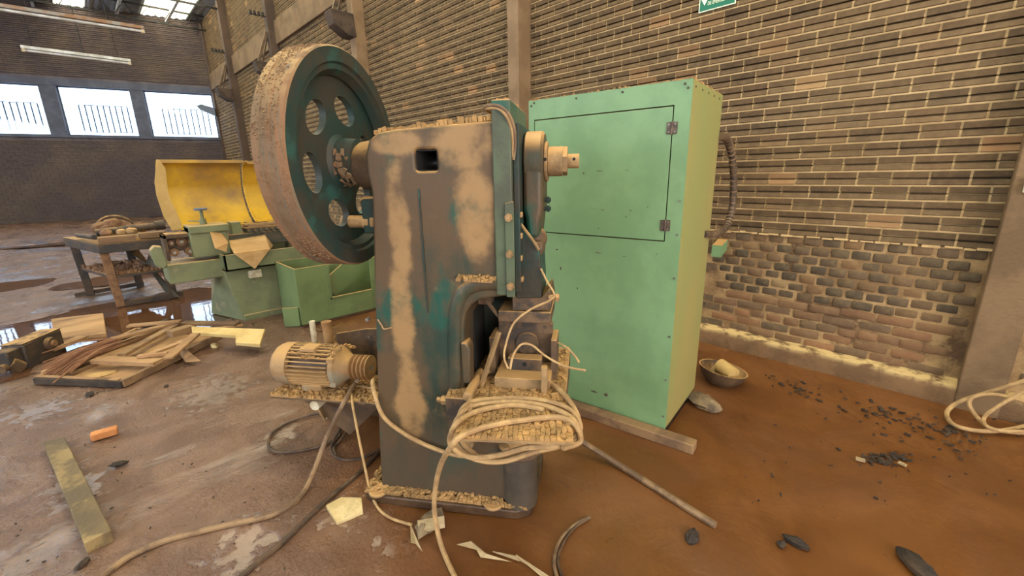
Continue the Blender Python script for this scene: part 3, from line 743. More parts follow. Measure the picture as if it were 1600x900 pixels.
rp = [sz(x, y, .13) for x, y in ((806, 352), (812, 346), (843, 394), (846, 440), (846, 466), (806, 466))]
MB().prism(rp, .13, .34, 'y').build('ram', 'dark_green_iron', press, .004)
rp2 = [sz(x, y, .13) for x, y in ((800, 464), (846, 466), (858, 452), (862, 474), (860, 486), (800, 486))]
MB().prism(rp2, .135, .335, 'y').build('ram_foot', 'brown_iron', press, .004)
p = PL(868, 467, .12); MB().cyl((p.x - .03, .14, p.z), (p.x + .015, .14, p.z), .012, 8).cyl((p.x, .14, p.z), (p.x + .012, .14, p.z), .019, 6).build('ram_screw', 'tan_iron', press)
p0 = sz(778, 486, .13); p1 = sz(861, 506, .13)
MB().box((p0[0], .13, p1[1]), (p1[0], .36, p0[1])).build('punch_holder', 'brown_iron', press, .004)
MB().box((.56, .16, .955), (.62, .22, 1.02)).build('channel_bracket', 'brown_iron', press, .003)
MB().beam((.575, .15, 1.01), (.66, .15, .90), .012, .012).build('stay_rod', 'brown_iron', press)
# table, die set
tb = MB().box((.452, -.03, .50), (.95, .56, .605)).build('bolster_table', 'brown_iron', press, .006)
MB().prism([(.50, .505), (.90, .505), (.80, .36), (.62, .36)], .03, .42, 'y').build('table_bracket', 'dark_green_iron', press, .01)
hexbolt((.452, .0, .575), (-1, 0, 0), .016, .045, tb, 'side_bolt'); 
p = PL(732, 572, -.03); MB().cyl((p.x, -.07, .635), (p.x, .16, .635), .020, 16).build('knockout_pin', 'tan_iron', press, .002)
d0 = sz(776, 552, .20); d1 = sz(862, 512, .20)
die = MB().box((d0[0], .26, .605), (d1[0], .29, d1[1])).build('die_back_plate', 'brown_iron', press, .003)
for px_ in (770, 866):
    q = sz(px_, 530, .19); MB().box((q[0] - .013, .17, .605), (q[0] + .013, .31, .80)).build('die_post', 'brown_iron', press, .003)
q = sz(820, 532, .17); MB().cyl((q[0], .25, .745), (q[0], .265, .745), .055, 24).build('die_boss', 'brown_iron', press, .003)
cb = MB().box((q[0] - .075, .15, .66), (q[0] + .075, .21, .715)).build('die_block', 'brown_iron', press, .003)
MB().cyl((q[0] + .0, .149, .69), (q[0] + .0, .151, .69), .011, 12).build('die_hole', 'seam_black', cb)
MB().box((q[0] - .12, .07, .605), (q[0] + .12, .25, .66)).build('die_shoe', 'tan_iron', press, .003)
MB().box((q[0] + .085, .03, .605), (q[0] + .11, .06, .735)).build('stop_post', 'tan_iron', press, .003)
MB().beam((.585, .06, .615), (.655, .14, .84), .016, .016).build('ejector_lever', 'tan_iron', press)
# sheet lying across the table towards the photographer
shc = [Vector((.575, -.315, 0)), Vector((.992, -.285, 0)), Vector((.965, .03, 0)), Vector((.56, .03, 0))]
sheetm = MB().add([(v.x, v.y, .606 + (0 if v.y > 0 else -.004)) for v in shc] + [(v.x, v.y, .616 + (0 if v.y > 0 else -.004)) for v in shc], [(0,1,2,3), (4,5,6,7), (0,1,5,4), (1,2,6,5), (2,3,7,6), (3,0,4,7)])
plate = sheetm.build('table_plate', 'tan_iron', press)
fq = MB(); flakes(fq, quadfn((.578, -.312, .6125), (.988, -.283, .6125), (.962, .03, .6165), (.562, .03, .6165)), 22, 17, .006, .007, .93, .10)
fq.build('mud_crust', 'mud_crust', plate, kind='stuff', label='cracked dried mud flakes on the plate')
fq = MB(); flakes(fq, quadfn((.455, -.028, .605), (.948, -.028, .605), (.948, .555, .605), (.455, .555, .605)), 24, 26, .006, .008, .85, .12)
fq.build('mud_crust', 'mud_crust', tb, kind='stuff')
# front pedestal foot
MB().cyl((.745, .085, .04), (.745, .085, .30), .078, 28).build('pedestal', 'foot_iron', press)
pc = MB().lathe([(0, .01), (0, .088), (.012, .100), (.045, .100), (.06, .075), (.10, .055), (.10, .01)], (.745, .085, .30), (0, 0, 1), 28).build('pedestal_cap', 'brown_iron', press)
for k in range(5):
    a = math.radians(200 + k * 35); MB().cyl((.745 + .085*math.cos(a), .085 + .085*math.sin(a), .34), (.745 + .085*math.cos(a), .085 + .085*math.sin(a), .365), .014, 6).build('cap_bolt', 'tan_iron', pc)
p = PL(734, 699, -.0); MB().cyl((p.x, -.04, .40), (p.x, .05, .40), .030, 14).build('leveling_screw', 'tan_iron', press, .003)
# mud cake on base and top
fq = MB(); flakes(fq, quadfn((.005, .012, .045), (.79, .012, .045), (.76, .06, .06), (.07, .06, .06)), 44, 4, .012, .012, .92, .14)
flakes(fq, quadfn((.002, .03, .045), (.075, .03, .045), (.085, .45, .05), (.01, .42, .045)), 5, 22, .012, .02, .9, .14)
fq.build('mud_crust', 'mud_crust', base, kind='stuff')
fq = MB(); flakes(fq, quadfn((.20, .05, 1.655), (.67, .05, 1.69), (.67, .42, 1.69), (.20, .42, 1.655)), 26, 20, .010, .016, .8, .2)
fq.build('mud_crust', 'mud_crust', press, kind='stuff')
fq = MB()
for _ in range(36): fq.cbox((.675 + random.random()*.06, .03 + random.random()*.4, 1.757), (random.uniform(.006, .018), random.uniform(.006, .02), .008), Matrix.Rotation(random.random()*3, 3, 'Z'))
fq.build('mud_crumbs', 'mud_crust', press, kind='stuff')
# bearing boss on the flywheel side
MB().lathe([(.04, .03), (.04, .085), (.065, .10), (.19, .115), (.19, .03)], (0, OC, 1.545), (1, 0, 0), 32).build('bearing_boss', 'brown_iron', press)
MB().cyl((-.13, OC, 1.545), (.06, OC, 1.545), .048, 20).build('crank_journal', 'black_steel', press)
MB().box((.10, .09, 1.27), (.19, .20, 1.41)).build('clutch_bracket', 'dark_green_iron', press, .008)
cp = MB().cyl((.03, .12, 1.318), (.17, .12, 1.318), .026, 16).cyl((.095, .12, 1.318), (.125, .12, 1.318), .033, 16).cyl((.135, .12, 1.318), (.165, .12, 1.318), .036, 16)
cp.build('clutch_pin', 'tan_iron', press)
MB().cyl((.09, .15, 1.40), (.16, .15, 1.40), .022, 12).cyl((.07, .15, 1.40), (.10, .15, 1.40), .012, 10).build('trip_pin', 'tan_iron', press)
# flywheel
FR = .447; s0, s1 = -.118, .014
rim = [(s0, FR - .006), (s0 + .006, FR), (s0 + .034, FR), (s0 + .038, FR - .004), (s0 + .078, FR - .004), (s0 + .082, FR), (s1 - .006, FR), (s1, FR - .006), (s1, FR - .058), (s1 - .012, FR - .066), (s1 - .012, FR - .085), (s1 - .045, FR - .105),
       (s1 - .052, FR - .10), (s0 + .05, FR - .10), (s0, FR - .07)]
fw = MB().lathe(rim, (0, OC, 1.565), (1, 0, 0), 96)
# two materials: muddy tread, green sides
me = fw.mesh('flywheel', 'dark_green_iron', 35); me.materials.append(MATS['rim_mud'])
for pg in me.polygons:
    c = pg.center; rr = math.hypot(c.y - OC, c.z - 1.565)
    if rr > FR - .008 and abs(pg.normal.x) < .75: pg.material_index = 1
wheel = link('flywheel', me, press)
web = MB().lathe([(-.075, .03), (-.075, FR - .095), (-.045, FR - .095), (-.045, .03)], (0, OC, 1.565), (1, 0, 0), 72).build('wheel_web', 'dark_green_iron')
cts = []
for k in range(6):
    a = math.radians(12 + 60 * k); cc = MB(); rr = .225; poly = []
    for j in range(24):
        t = 2 * PI * j / 24; lx = .058 * math.cos(t); lt = .080 * math.sin(t)
        ca = Vector((math.cos(a), math.sin(a))); ta = Vector((-ca.y, ca.x)); q = ca * (rr + lx) + ta * lt; poly.append((OC + q.x, 1.565 + q.y))
    cc.prism(poly, -.2, .1, 'x'); cts.append(cc.mesh('c', 'brown_iron', 0))
cut(web, cts); web.parent = wheel
hub = MB().lathe([(-.09, .03), (-.09, .105), (-.045, .115), (-.03, .098), (.045, .092), (.05, .03)], (0, OC, 1.565), (1, 0, 0), 36).build('wheel_hub', 'dark_green_iron', wheel)
fq = MB()
def hubfn(u, v):
    a = math.radians(150 + 150 * u); return Vector((-.04 + .08 * v, OC + .096 * math.cos(a) * 1.0, 1.565 + .096 * math.sin(a))), Vector((0, math.cos(a), math.sin(a)))
flakes(fq, hubfn, 10, 6, .005, .005, .55, .15)
def treadfn(u, v):
    a = math.radians(60 + 110 * u); return Vector((s0 + .004 + (s1 - s0 - .03) * v, OC + FR * math.cos(a), 1.565 + FR * math.sin(a))), Vector((0, math.cos(a), math.sin(a)))
flakes(fq, treadfn, 150, 20, .002, .003, .20, .25)
def treadfn2(u, v):
    a = math.radians(165 + 75 * u); return Vector((s0 + .004 + (s1 - s0 - .008) * v, OC + FR * math.cos(a), 1.565 + FR * math.sin(a))), Vector((0, math.cos(a), math.sin(a)))
flakes(fq, treadfn2, 120, 20, .002, .002, .14, .25)
fq.build('mud_crust', 'rim_mud', wheel, kind='stuff')
# motor shelf carried by the press
shelf = MB().box((-.66, .285, .345), (.11, .60, .358)).build('motor_shelf', 'brown_iron', press, .002)
fq = MB(); flakes(fq, quadfn((-.658, .287, .358), (.105, .287, .358), (.105, .598, .358), (-.658, .598, .358)), 46, 20, .008, .012, .72, .2)
fq.build('mud_crust', 'mud_crust', shelf, kind='stuff')
MB().box((.03, .33, .02), (.10, .37, .345)).build('shelf_leg', 'dark_green_iron', press, .004)
MB().beam((-.50, .40, .34), (-.44, .42, .16), .05, .012).build('shelf_hanger', 'tan_iron', press)
MB().cyl((-.43, .33, .29), (-.43, .40, .29), .028, 14).build('pivot_tube', 'plastic_white', press)
MB().prism([(-.62, .31), (-.02, .33), (-.30, .06)], .42, .43, 'y').build('hinge_gusset', 'brown_iron', press, .002)
# small stub on the near face
p = PL(589, 499, .045); MB().cyl((.105, .05, p.z), (.105, .03, p.z), .008, 8).build('stub_pin', 'steel_dull', press)
MB().tube(smooth_path([PL(590, 499, .035), PL(596, 508, .035), PL(600, 514, .035), PL(612, 512, .035)], 4), .003, 6).build('stub_wire', 'cable_tan', press)

# ================================================================== ELECTRIC MOTOR on the shelf
MS, MO, MZ = -.70, .44, .485
mot = thing('electric_motor', 'mud-caked finned electric motor with a grooved pulley on the shelf beside the press', 'motor', PW((MS, MO, .358)), PANG)
ml = MZ - .358; mr_ = .113
MB().lathe([(0, .0), (.004, .05), (.012, .085), (.035, .108), (.06, .118), (.125, .121), (.125, .0)], (0, 0, ml), (1, 0, 0), 36).build('fan_cover', 'motor_tan', mot)
MB().cyl((-.004, 0, ml), (.01, 0, ml), .022, 12).build('cover_boss', 'motor_tan', mot)
fins = MB(); MB().cyl((.12, 0, ml), (.375, 0, ml), mr_ - .024, 36).build('motor_core', 'wet_iron', mot)  # core coloured dark to stand for the shade between the fins
for k in range(30):
    a = 2 * PI * k / 30; R_ = Matrix.Rotation(a, 3, 'X'); fins.cbox(R_ @ Vector((0, 0, mr_ - .012)) + Vector((.2475, 0, ml)), (.245, .0075, .034), R_)
fb_ = fins.build('finned_body', 'motor_fins', mot)
MB().box((.19, -.09, .0), (.31, .09, .045)).build('foot', 'motor_tan', mot, .008)
MB().cbox((.24, -.03, ml + .113), (.09, .08, .022)).build('terminal_box', 'motor_tan', mot, .006)
MB().lathe([(.375, .0), (.375, mr_), (.40, mr_), (.425, .08), (.46, .06), (.46, 0)], (0, 0, ml), (1, 0, 0), 36).build('end_bell', 'motor_tan', mot)
for a in (40, 140, 220, 320):
    t_ = math.radians(a); MB().cbox((.385, .108*math.cos(t_), ml + .108*math.sin(t_)), (.04, .03, .03)).build('bell_lug', 'motor_tan', mot, .005)
pp = []
x = .465
for k in range(4): pp += [(x, .068), (x + .007, .068), (x + .013, .052), (x + .018, .052)]; x += .024
pp += [(x, .068), (x + .006, .068)]
pl_ = MB().lathe([(.46, .0)] + [(.462, .06)] + pp + [(x + .006, 0)], (0, 0, ml), (1, 0, 0), 40).build('pulley', 'pulley_rust', mot)
MB().cyl((x, 0, ml), (x + .012, 0, ml), .014, 12).build('shaft', 'steel_dull', mot)
fq = MB()
for _ in range(60):
    a = math.radians(random.uniform(40, 140)); xx = random.uniform(.14, .44); fq.cbox((xx, .115*math.cos(a), ml + .117*math.sin(a)), (random.uniform(.008, .03), random.uniform(.006, .02), .008), Matrix.Rotation(random.random()*3, 3, 'Z'))
fq.build('mud_crumbs', 'mud_crust', mot, kind='stuff')

# ================================================================== ELECTRICAL CABINET
cf = fl(1039, 671, .05); ct = fl(1083, 122, 1.919); cl_ = fl(826, 158, 1.919)
CANG = math.atan2(cl_.y - cf.y, cl_.x - cf.x)        # along the front, towards the left of the photo
CW_, CD_, CHT = (Vector((cl_.x, cl_.y)) - Vector((cf.x, cf.y))).length, .615, 1.869
cab = thing('electrical_cabinet', 'tall pale green steel electrical cabinet with one hinged door, by the brick wall', 'cabinet', (cf.x, cf.y, 0), CANG)
# local: x along the front (to the photo's left), -y into the cabinet (towards the wall), z up
zb, zt = .05, .05 + CHT
bodyc = MB().box((0, -CD_, zb), (CW_, -.035, zt)).box((0, -.04, zb), (.01, -.004, zt)).box((CW_ - .01, -.04, zb), (CW_, -.004, zt)).box((0, -.04, zt - .01), (CW_, -.004, zt)).build('body', 'cabinet_side', cab, .004)
dx0, dx1, dz0, dz1 = .085, CW_ - .045, 1.145, zt - .115
fp = MB(); fp.box((0, -.006, zb), (CW_, 0, dz0 - .006)); fp.box((0, -.006, dz1 + .006), (CW_, 0, zt)); fp.box((0, -.006, dz0 - .006), (dx0 - .006, 0, dz1 + .006)); fp.box((dx1 + .006, -.006, dz0 - .006), (CW_, 0, dz1 + .006))
fp.build('front_panel', 'cabinet_green', cab)
MB().box((dx0 - .03, -.034, dz0 - .03), (dx1 + .03, -.030, dz1 + .03)).build('door_gap', 'seam_black', cab)
door = MB().box((dx0, -.005, dz0), (dx1, .001, dz1)).build('door', 'cabinet_green', cab, .001)
for z in (dz1 - .10, dz0 + .08):
    h = MB().box((dx0 - .028, .0, z - .028), (dx0 - .004, .006, z + .028)).box((dx0 - .002, .0, z - .028), (dx0 + .022, .006, z + .028)).cyl((dx0 - .003, .005, z - .03), (dx0 - .003, .005, z + .03), .006, 8)
    hg = h.build('hinge', 'hinge_metal', door)
    for (hx, hz) in ((-.018, -.018), (-.018, .018), (.013, -.018), (.013, .018)): MB().cyl((dx0 + hx, .006, z + hz), (dx0 + hx, .008, z + hz), .0035, 8).build('hinge_screw', 'steel_dull', hg)
hd = MB(); hx = dx1 - .11
hd.tube(smooth_path([(hx, 0, 1.60), (hx, .035, 1.60), (hx, .042, 1.565), (hx, .035, 1.53), (hx, .0, 1.53)], 5), .008, 8)
hd.build('handle', 'steel_dull', door, label='curved metal pull handle')
MB().box((.01, -CD_ + .02, .0), (CW_ - .01, -.004, zb)).build('plinth', 'black_steel', cab)
for (sx_, sz_) in [(.02, zt - .04), (.035, zt - .02), (CW_ - .02, zt - .03), (CW_ - .04, zt - .015), (.35, zt - .02), (.62, zt - .02), (.018, 1.35), (.018, 1.18), (.016, .95), (.016, .62), (.016, .36), (.016, .13)]:
    MB().cyl((sx_, 0, sz_), (sx_, .004, sz_), .006, 8).build('screw', 'steel_dull' if sz_ < 1.4 else 'scratch_dark', cab)
for k in range(5): MB().cyl((0, -.05 - k * .12, zt - .03), (-.003, -.05 - k * .12, zt - .03), .005, 8).build('screw', 'scratch_dark', cab)
sc = MB()
for (x, y, l, h_) in ((937, 267, .05, .006), (980, 266, .035, .005), (912, 271, .012, .014), (942, 328, .03, .008), (985, 329, .02, .006), (928, 327, .012, .005), (935, 395, .05, .007), (902, 451, .009, .02), (876, 419, .012, .03), (976, 401, .03, .004), (935, 357, .009, .007), (978, 339, .008, .01), (1012, 323, .012, .006), (900, 261, .008, .008), (870, 390, .02, .014), (1026, 397, .008, .008), (947, 617, .035, .03), (928, 612, .06, .012)):
    d = ray(x, y); nn = Vector((-math.sin(CANG), math.cos(CANG), 0)); P0 = Vector((cf.x, cf.y, 0)) + nn * .0015; t = (P0 - O).dot(nn) / d.dot(nn); p = O + d * t
    lx = (p - P0).dot(Vector((math.cos(CANG), math.sin(CANG), 0))); 
    n_ = 7; ring = [(lx + l/2 * math.cos(2*PI*k/n_) * random.uniform(.6, 1), p.z + h_/2 * math.sin(2*PI*k/n_) * random.uniform(.6, 1)) for k in range(n_)]
    sc.prism(ring, .0, .0016, 'y')
sc.build('paint_chips', 'scratch_dark', cab, kind='stuff')
fq = MB()
for _ in range(140):
    if random.random() < .6: x_, y_ = random.uniform(0, CW_), random.uniform(-.03, 0)
    else: x_, y_ = random.uniform(0, .03), random.uniform(-CD_, 0)
    fq.cbox((x_, y_, zt + .002), (random.uniform(.006, .02), random.uniform(.005, .012), random.uniform(.003, .010)), Matrix.Rotation(random.random()*3, 3, 'Z'))
fq.build('mud_crumbs', 'mud_crust', cab, kind='stuff')
# flexible conduit between cabinet back and wall
Yc = 1.06
cpts = smooth_path([at_y(1128, 212, Yc), at_y(1137, 220, Yc), at_y(1144, 250, Yc), at_y(1146, 290, Yc), at_y(1143, 330, Yc), at_y(1134, 355, Yc), at_y(1118, 365, Yc), at_y(1100, 366, Yc)], 14)
cd = MB().tube(cpts, .020, 10).build('flexible_conduit', 'conduit_grey')
tag(cd, 'dark ribbed flexible conduit looping out behind the green cabinet', 'conduit')
rb = MB()
for i in range(0, len(cpts) - 1, 3):
    d = (cpts[i+1] - cpts[i]).normalized(); rb.cyl(cpts[i] - d*.004, cpts[i] + d*.004, .0245, 10)
rb.build('ribs', 'cable_brown', cd, kind='stuff')
bx = at_y(1127, 395, 1.5)
tag(MB().prism([(0, 0), (.12, .05), (.12, .14), (0, .10)], -.04, .04, 'y').build('green_bracket', 'cabinet_green'), 'small green bracket showing behind the cabinet edge against old bricks', 'bracket').location = (3.775, 1.40, .78)

# ================================================================== GREEN LATHE behind, with tray
LY = 5.25
def ly(px, py, y=LY): return at_y(px, py, y)
lathe = thing('metal_lathe', 'dusty olive green lathe with tapered pedestal and wide chip tray behind the flywheel', 'lathe', (1.0, LY, 0))
LO = Vector((1.0, LY, 0))
def lp(px, py, dy=0): return at_y(px, py, LY + dy) - LO
a = lp(383, 502); bq = lp(452, 487); tl = lp(352, 415); tr = lp(446, 405)
ztray = lp(352, 425).z
ped = MB()
B0 = [(0, 0, 0), (.52, 0, 0), (.52, .62, 0), (-.20, .62, 0)]; T0 = [(-.10, .06, ztray), (.46, .06, ztray), (.46, .66, ztray), (-.10, .66, ztray)]
ped.add(B0 + T0, [(0,1,2,3), (4,5,6,7), (0,1,5,4), (1,2,6,5), (2,3,7,6), (3,0,4,7)])
ped.build('pedestal', 'lathe_green', lathe, .01)
MB().box((-.0, -.02, 0), (.54, .64, .07)).build('pedestal_skirt', 'lathe_green', lathe, .006)
x0 = lp(350, 420).x; zt0 = lp(350, 398).z; zt1 = lp(350, 424).z
tray = MB(); tray.box((x0, -.06, zt1), (x0 + .90, .72, zt1 + .02)); tray.box((x0, -.06, zt1), (x0 + .90, -.035, zt0)); tray.box((x0, -.06, zt1), (x0 + .025, .72, zt0)); tray.box((x0, .70, zt1), (x0 + .90, .72, zt0))
tray.build('chip_tray', 'lathe_green', lathe, .003)
fq = MB(); flakes(fq, quadfn((x0 + .03, -.03, zt1 + .03), (x0 + .88, -.03, zt1 + .03), (x0 + .88, .68, zt1 + .03), (x0 + .03, .68, zt1 + .03)), 30, 22, .012, .02, .8, .2)
fq.build('swarf', 'mud_crust', lathe, kind='stuff')
pb = MB().box((-.55, .10, lp(300, 443).z), (x0 + .02, .50, lp(300, 412).z)); pb.build('bed_extension', 'lathe_green', lathe, .01)
MB().box((.12, -.0, lp(410, 432).z), (.24, .052, lp(410, 420).z)).build('name_plate', 'plastic_white', lathe)
# gear end plate
g0 = lp(262, 408, .2); g1 = lp(316, 362, .2)
ge = MB(); ge.box((g0.x, .18, g1.z - .04), (g1.x, .42, g1.z)); ge.box((g0.x, .18, g0.z), (g0.x + .03, .42, g1.z)); ge.box((g0.x + .03, .26, g0.z + .08), (g1.x, .30, g1.z - .04))
ge = ge.build('gear_frame', 'brown_iron', lathe, .004)
for (px_, py_, r_) in ((284, 378, .045), (273, 395, .04), (298, 393, .045), (268, 380, .028), (299, 377, .028)):
    c = lp(px_, py_, .2); gw = MB().lathe([(-.03, .008), (-.03, r_), (.03, r_), (.03, .008)], (c.x, .25, c.z), (0, 1, 0), 20).build('gear', 'rust_brown', ge)
    MB().cyl((c.x, .20, c.z), (c.x, .26, c.z), r_ * .4, 10).build('gear_shaft', 'steel_dull', gw)
lv_ = MB().prism([(lp(x_, y_, .05).x, lp(x_, y_, .05).z) for x_, y_ in ((233, 392), (240, 384), (252, 385), (262, 412), (256, 420), (243, 415))], .02, .14, 'y')
lv_.build('end_arm', 'lathe_green', lathe, .01)
# headstock column with capstan
h0 = lp(303, 404, .15); h1 = lp(356, 350, .15)
hs = MB().box((h0.x, .12, zt0 - .02), (h1.x - .02, .40, h1.z)).box((h0.x, .10, h1.z - .07), (h1.x, .42, h1.z + .01)).build('headstock', 'lathe_green', lathe, .012)
c = lp(316, 340, .25)
hw = MB().cyl((c.x, .25, h1.z), (c.x, .25, h1.z + .07), .035, 14, .028).cyl((c.x, .25, h1.z + .07), (c.x, .25, h1.z + .16), .016, 10).build('spindle', 'lathe_green', hs)
MB().lathe([(-.012, .012), (-.012, .055), (.006, .06), (.012, .05), (.012, .012)], (c.x, .25, h1.z + .165), (0, 0, 1), 18).build('hand_knob', 'window_frame', hw)
MB().cyl((c.x, .25, h1.z + .04), (c.x - .13, .24, h1.z + .055), .007, 8).build('lever', 'steel_dull', hw)
# bed top and carriage
k0 = lp(358, 372, .35); MB().box((k0.x - .02, .30, zt0 + .02), (k0.x + .75, .55, k0.z + .04)).build('bed', 'lathe_dark', lathe, .008)
k1 = lp(360, 350, .35); MB().box((k1.x, .34, k0.z), (k1.x + .10, .52, k1.z + .02)).build('tool_block', 'lathe_green', lathe, .008)
MB().box((k1.x + .14, .32, k0.z + .03), (k1.x + .55, .50, k0.z + .09)).build('carriage', 'lathe_dark', lathe, .006)
MB().box((k1.x + .12, .30, k0.z + .12), (k1.x + .50, .36, k0.z + .14)).build('rack_rail', 'tan_iron', lathe)
for q in range(6): MB().cyl((k1.x + .16 + q*.06, .31, k0.z + .06), (k1.x + .16 + q*.06, .26, k0.z + .06), .018, 10).build('knob', 'lathe_dark', lathe)

# yellow splash hoods standing behind the lathe
def hood(label, X0, X1, Y, zlo, zhi, cheek):
    t = thing('splash_hood', label, 'machine guard', (X0, Y, 0), 0, 'yellow curved hoods on the lathe')
    H = zhi - zlo; L_ = X1 - X0
    sec = [(0, zhi), (.10, zhi - .012), (.20, zhi - .06), (.27, zhi - .18*H/.6), (.30, zhi - .42*H), (.28, zhi - .6*H), (.20, zhi - .80*H), (.08, zhi - .95*H), (.0, zlo)]
    sp_ = [(v.x, v.y) for v in smooth_path([(a_, b_, 0) for a_, b_ in sec], 5)]
    n_ = len(sp_); inn = [(y - .012, z - .004) for y, z in sp_]
    MB().prism(sp_ + inn[::-1], 0, L_, 'x').build('curved_sheet', 'hood_yellow', t)
    MB().box((0, -.012, zhi - .028), (L_, .0, zhi + .004)).build('top_lip', 'hood_yellow', t)
    MB().box((.12, -.02, zlo - .02), (L_, .02, zlo + .012)).build('bottom_rail', 'hood_yellow', t)
    if cheek:
        ck = [at_y(x_, y_, Y) for x_, y_ in ((244, 249), (250, 251), (258, 264), (262, 300), (266, 312), (284, 350), (282, 358), (268, 359), (255, 338), (244, 305), (241, 285))]
        MB().prism([(v.x - X0, v.z) for v in ck], -.03, -.014, 'y').build('side_cheek', 'hood_dusty', t, label='dust covered end plate of the hood')
    else:
        MB().tube([(0, y, z) for y, z in sp_], .014, 6).build('edge_bead', 'hood_yellow', t)
    return t
p0 = at_y(244, 250, 5.9); p1 = at_y(380, 252, 5.9); p2 = at_y(350, 353, 5.9)
hood('big curved yellow sheet hood with a dusty end plate behind the lathe', p0.x, p1.x, 5.9, p2.z, p0.z, True)
p3 = at_y(386, 252, 5.9)
hood('second yellow hood mostly hidden behind the flywheel rim', p3.x, p3.x + .55, 5.92, p2.z + .02, p0.z - .01, False)
hs_ = MB()
for X in (p0.x + .12, p1.x - .08, p3.x + .3): hs_.beam((X, 5.93, .60), (X, 5.95, p2.z + .02), .03, .03)
hs_.v = [(x - LO.x, y - LO.y, z) for x, y, z in hs_.v]; hs_.build('hood_support', 'lathe_dark', lathe)

# crumpled cardboard lying on the lathe tray
def crumple(label, cells, m, th=.006, name='cardboard_sheet', cat='cardboard'):
    bb = MB()
    for q in cells: bb.add(q, [tuple(range(len(q)))])
    o = bb.build(name, m, smooth=0); s_ = o.modifiers.new('solid', 'SOLIDIFY'); s_.thickness = th; return tag(o, label, cat)
def CP(px, py, dy): return at_y(px, py, LY + dy)
crumple('torn brown cardboard sheet folded over the edge of the lathe tray', [
    [CP(352, 372, .40), CP(412, 362, .40), CP(421, 390, -.09), CP(366, 397, -.09)],
    [CP(366, 397, -.09), CP(421, 390, -.09), CP(398, 420, -.10), CP(376, 404, -.10)],
    [CP(421, 390, -.09), CP(412, 362, .40), CP(426, 384, .3)]], 'cardboard')
crumple('curled flap of cardboard leaning against the lathe headstock', [
    [CP(328, 362, .10), CP(340, 358, .16), CP(356, 380, .02), CP(336, 388, -.02)], [CP(340, 358, .16), CP(350, 366, .2), CP(356, 380, .02)], [CP(336, 388, -.02), CP(356, 380, .02), CP(354, 394, -.0)]], 'cardboard')

# ================================================================== GREEN OPEN STEEL CASE behind the press
gp = [fl(464, 478), fl(492, 500)]
gc = thing('steel_case', 'pale green sheet steel machine case with a square opening, between lathe and press', 'machine case', (1.60, 4.55, 0))
GO = Vector((1.60, 4.55, 0))
def gpt(px, py, dy=0): return at_y(px, py, 4.55 + dy) - GO
q0 = gpt(462, 395); q1 = gpt(468, 478); q2 = gpt(600, 495); q3 = gpt(600, 380); i0 = gpt(511, 415); i1 = gpt(511, 466); i2 = gpt(582, 458)
zT = .62; 
fr = MB(); xl, xr = q1.x, q2.x + .25; ix0, ix1, iz0, iz1 = i0.x, i2.x, i1.z, zT - .02
fr.box((xl, 0, .02), (ix0, .02, zT)); fr.box((ix0, 0, .02), (ix1, .02, iz0)); fr.box((ix1, 0, .02), (xr, .02, zT)); fr.box((ix0, 0, iz1), (ix1, .02, zT))
fr.build('front_sheet', 'case_green', gc, .003)
MB().box((ix0 - .01, -.008, iz0 - .02), (ix0 + .012, .0, iz1)).box((ix0 - .01, -.008, iz0 - .02), (ix1, .0, iz0)).build('opening_rim', 'case_green', gc, .002)
MB().box((xl, .02, .02), (xl + .015, .60, zT)).box((xr - .015, .02, .02), (xr, .60, zT)).box((xl, .59, .02), (xr, .61, zT)).build('side_sheet', 'case_green', gc)
MB().beam((ix0 + .10, .30, iz0 + .02), (ix1, .30, iz0 + .26), .02, .24).build('loose_panel', 'case_green', gc)
MB().box((xl, -.02, 0), (xr, .61, .03)).build('case_skirt', 'wet_iron', gc)
MB().beam((xl - .13, .12, .12), (xl - .01, .02, .12), .02, .20).build('side_flap', 'case_green', gc, .003)

# dark guard sheet and two pipe stubs behind the motor
dg_ = thing('guard_sheet', 'dark brown bent guard sheet standing behind the motor', 'guard', PW((-.40, .72, 0)), PANG)
MB().prism([(-.12, .0), (.55, .0), (.55, .62), (.10, .60), (-.10, .56)], 0, .012, 'y').build('sheet', 'brown_iron', dg_)
for k in range(3): MB().cyl((.12 + k*.08, -.004, .55), (.12 + k*.08, 0, .55), .008, 8).build('rivet', 'steel_dull', dg_)
pw = PL(490, 520, .66); pt = tag(MB().cyl(PW((pw.x, .66, .0)), PW((pw.x, .66, .66)), .017, 12).build('pipe_stub', 'plastic_white'), 'slim white pipe standing behind the motor', 'pipe')
pw = PL(515, 525, .63); pt = tag(MB().cyl(PW((pw.x, .63, .0)), PW((pw.x - .01, .63, .665)), .028, 14).cyl(PW((pw.x - .01, .63, .655)), PW((pw.x - .01, .63, .672)), .031, 14).build('pipe_stub', 'pulley_rust'), 'thick rusty red pipe standing behind the motor', 'pipe')

# ================================================================== JUNK BENCH
bo = Vector((.0, 7.05, 0)); bench = thing('work_bench', 'rusty steel bench loaded with scrap parts, standing in the puddle at left', 'bench', bo)
def bpnt(px, py, dy): return at_y(px, py, 7.05 + dy) - bo
zt_ = .80; X0, X1, Y0_, Y1_ = .05, .66, 0, 1.15
sk_ = -.28                     # back shifts left: bench stands a little askew
def bpos(x, y, z): return (x + sk_ * y / 1.15, y, z)
def slab(z0, z1, g=0): 
    q = [(X0 - g, Y0_ - g), (X1 + g, Y0_ - g), (X1 + g, Y1_ + g), (X0 - g, Y1_ + g)]
    return MB().add([bpos(x, y, z0) for x, y in q] + [bpos(x, y, z1) for x, y in q], [(0,1,2,3), (4,5,6,7), (0,1,5,4), (1,2,6,5), (2,3,7,6), (3,0,4,7)])
slab(zt_ - .12, zt_ - .02, .06).build('bench_frame', 'bench_steel', bench, .006)
slab(.36, .39).build('shelf', 'bench_steel', bench, .004)
slab(zt_ - .02, zt_, .06).build('bench_top', 'brown_iron', bench, .003)
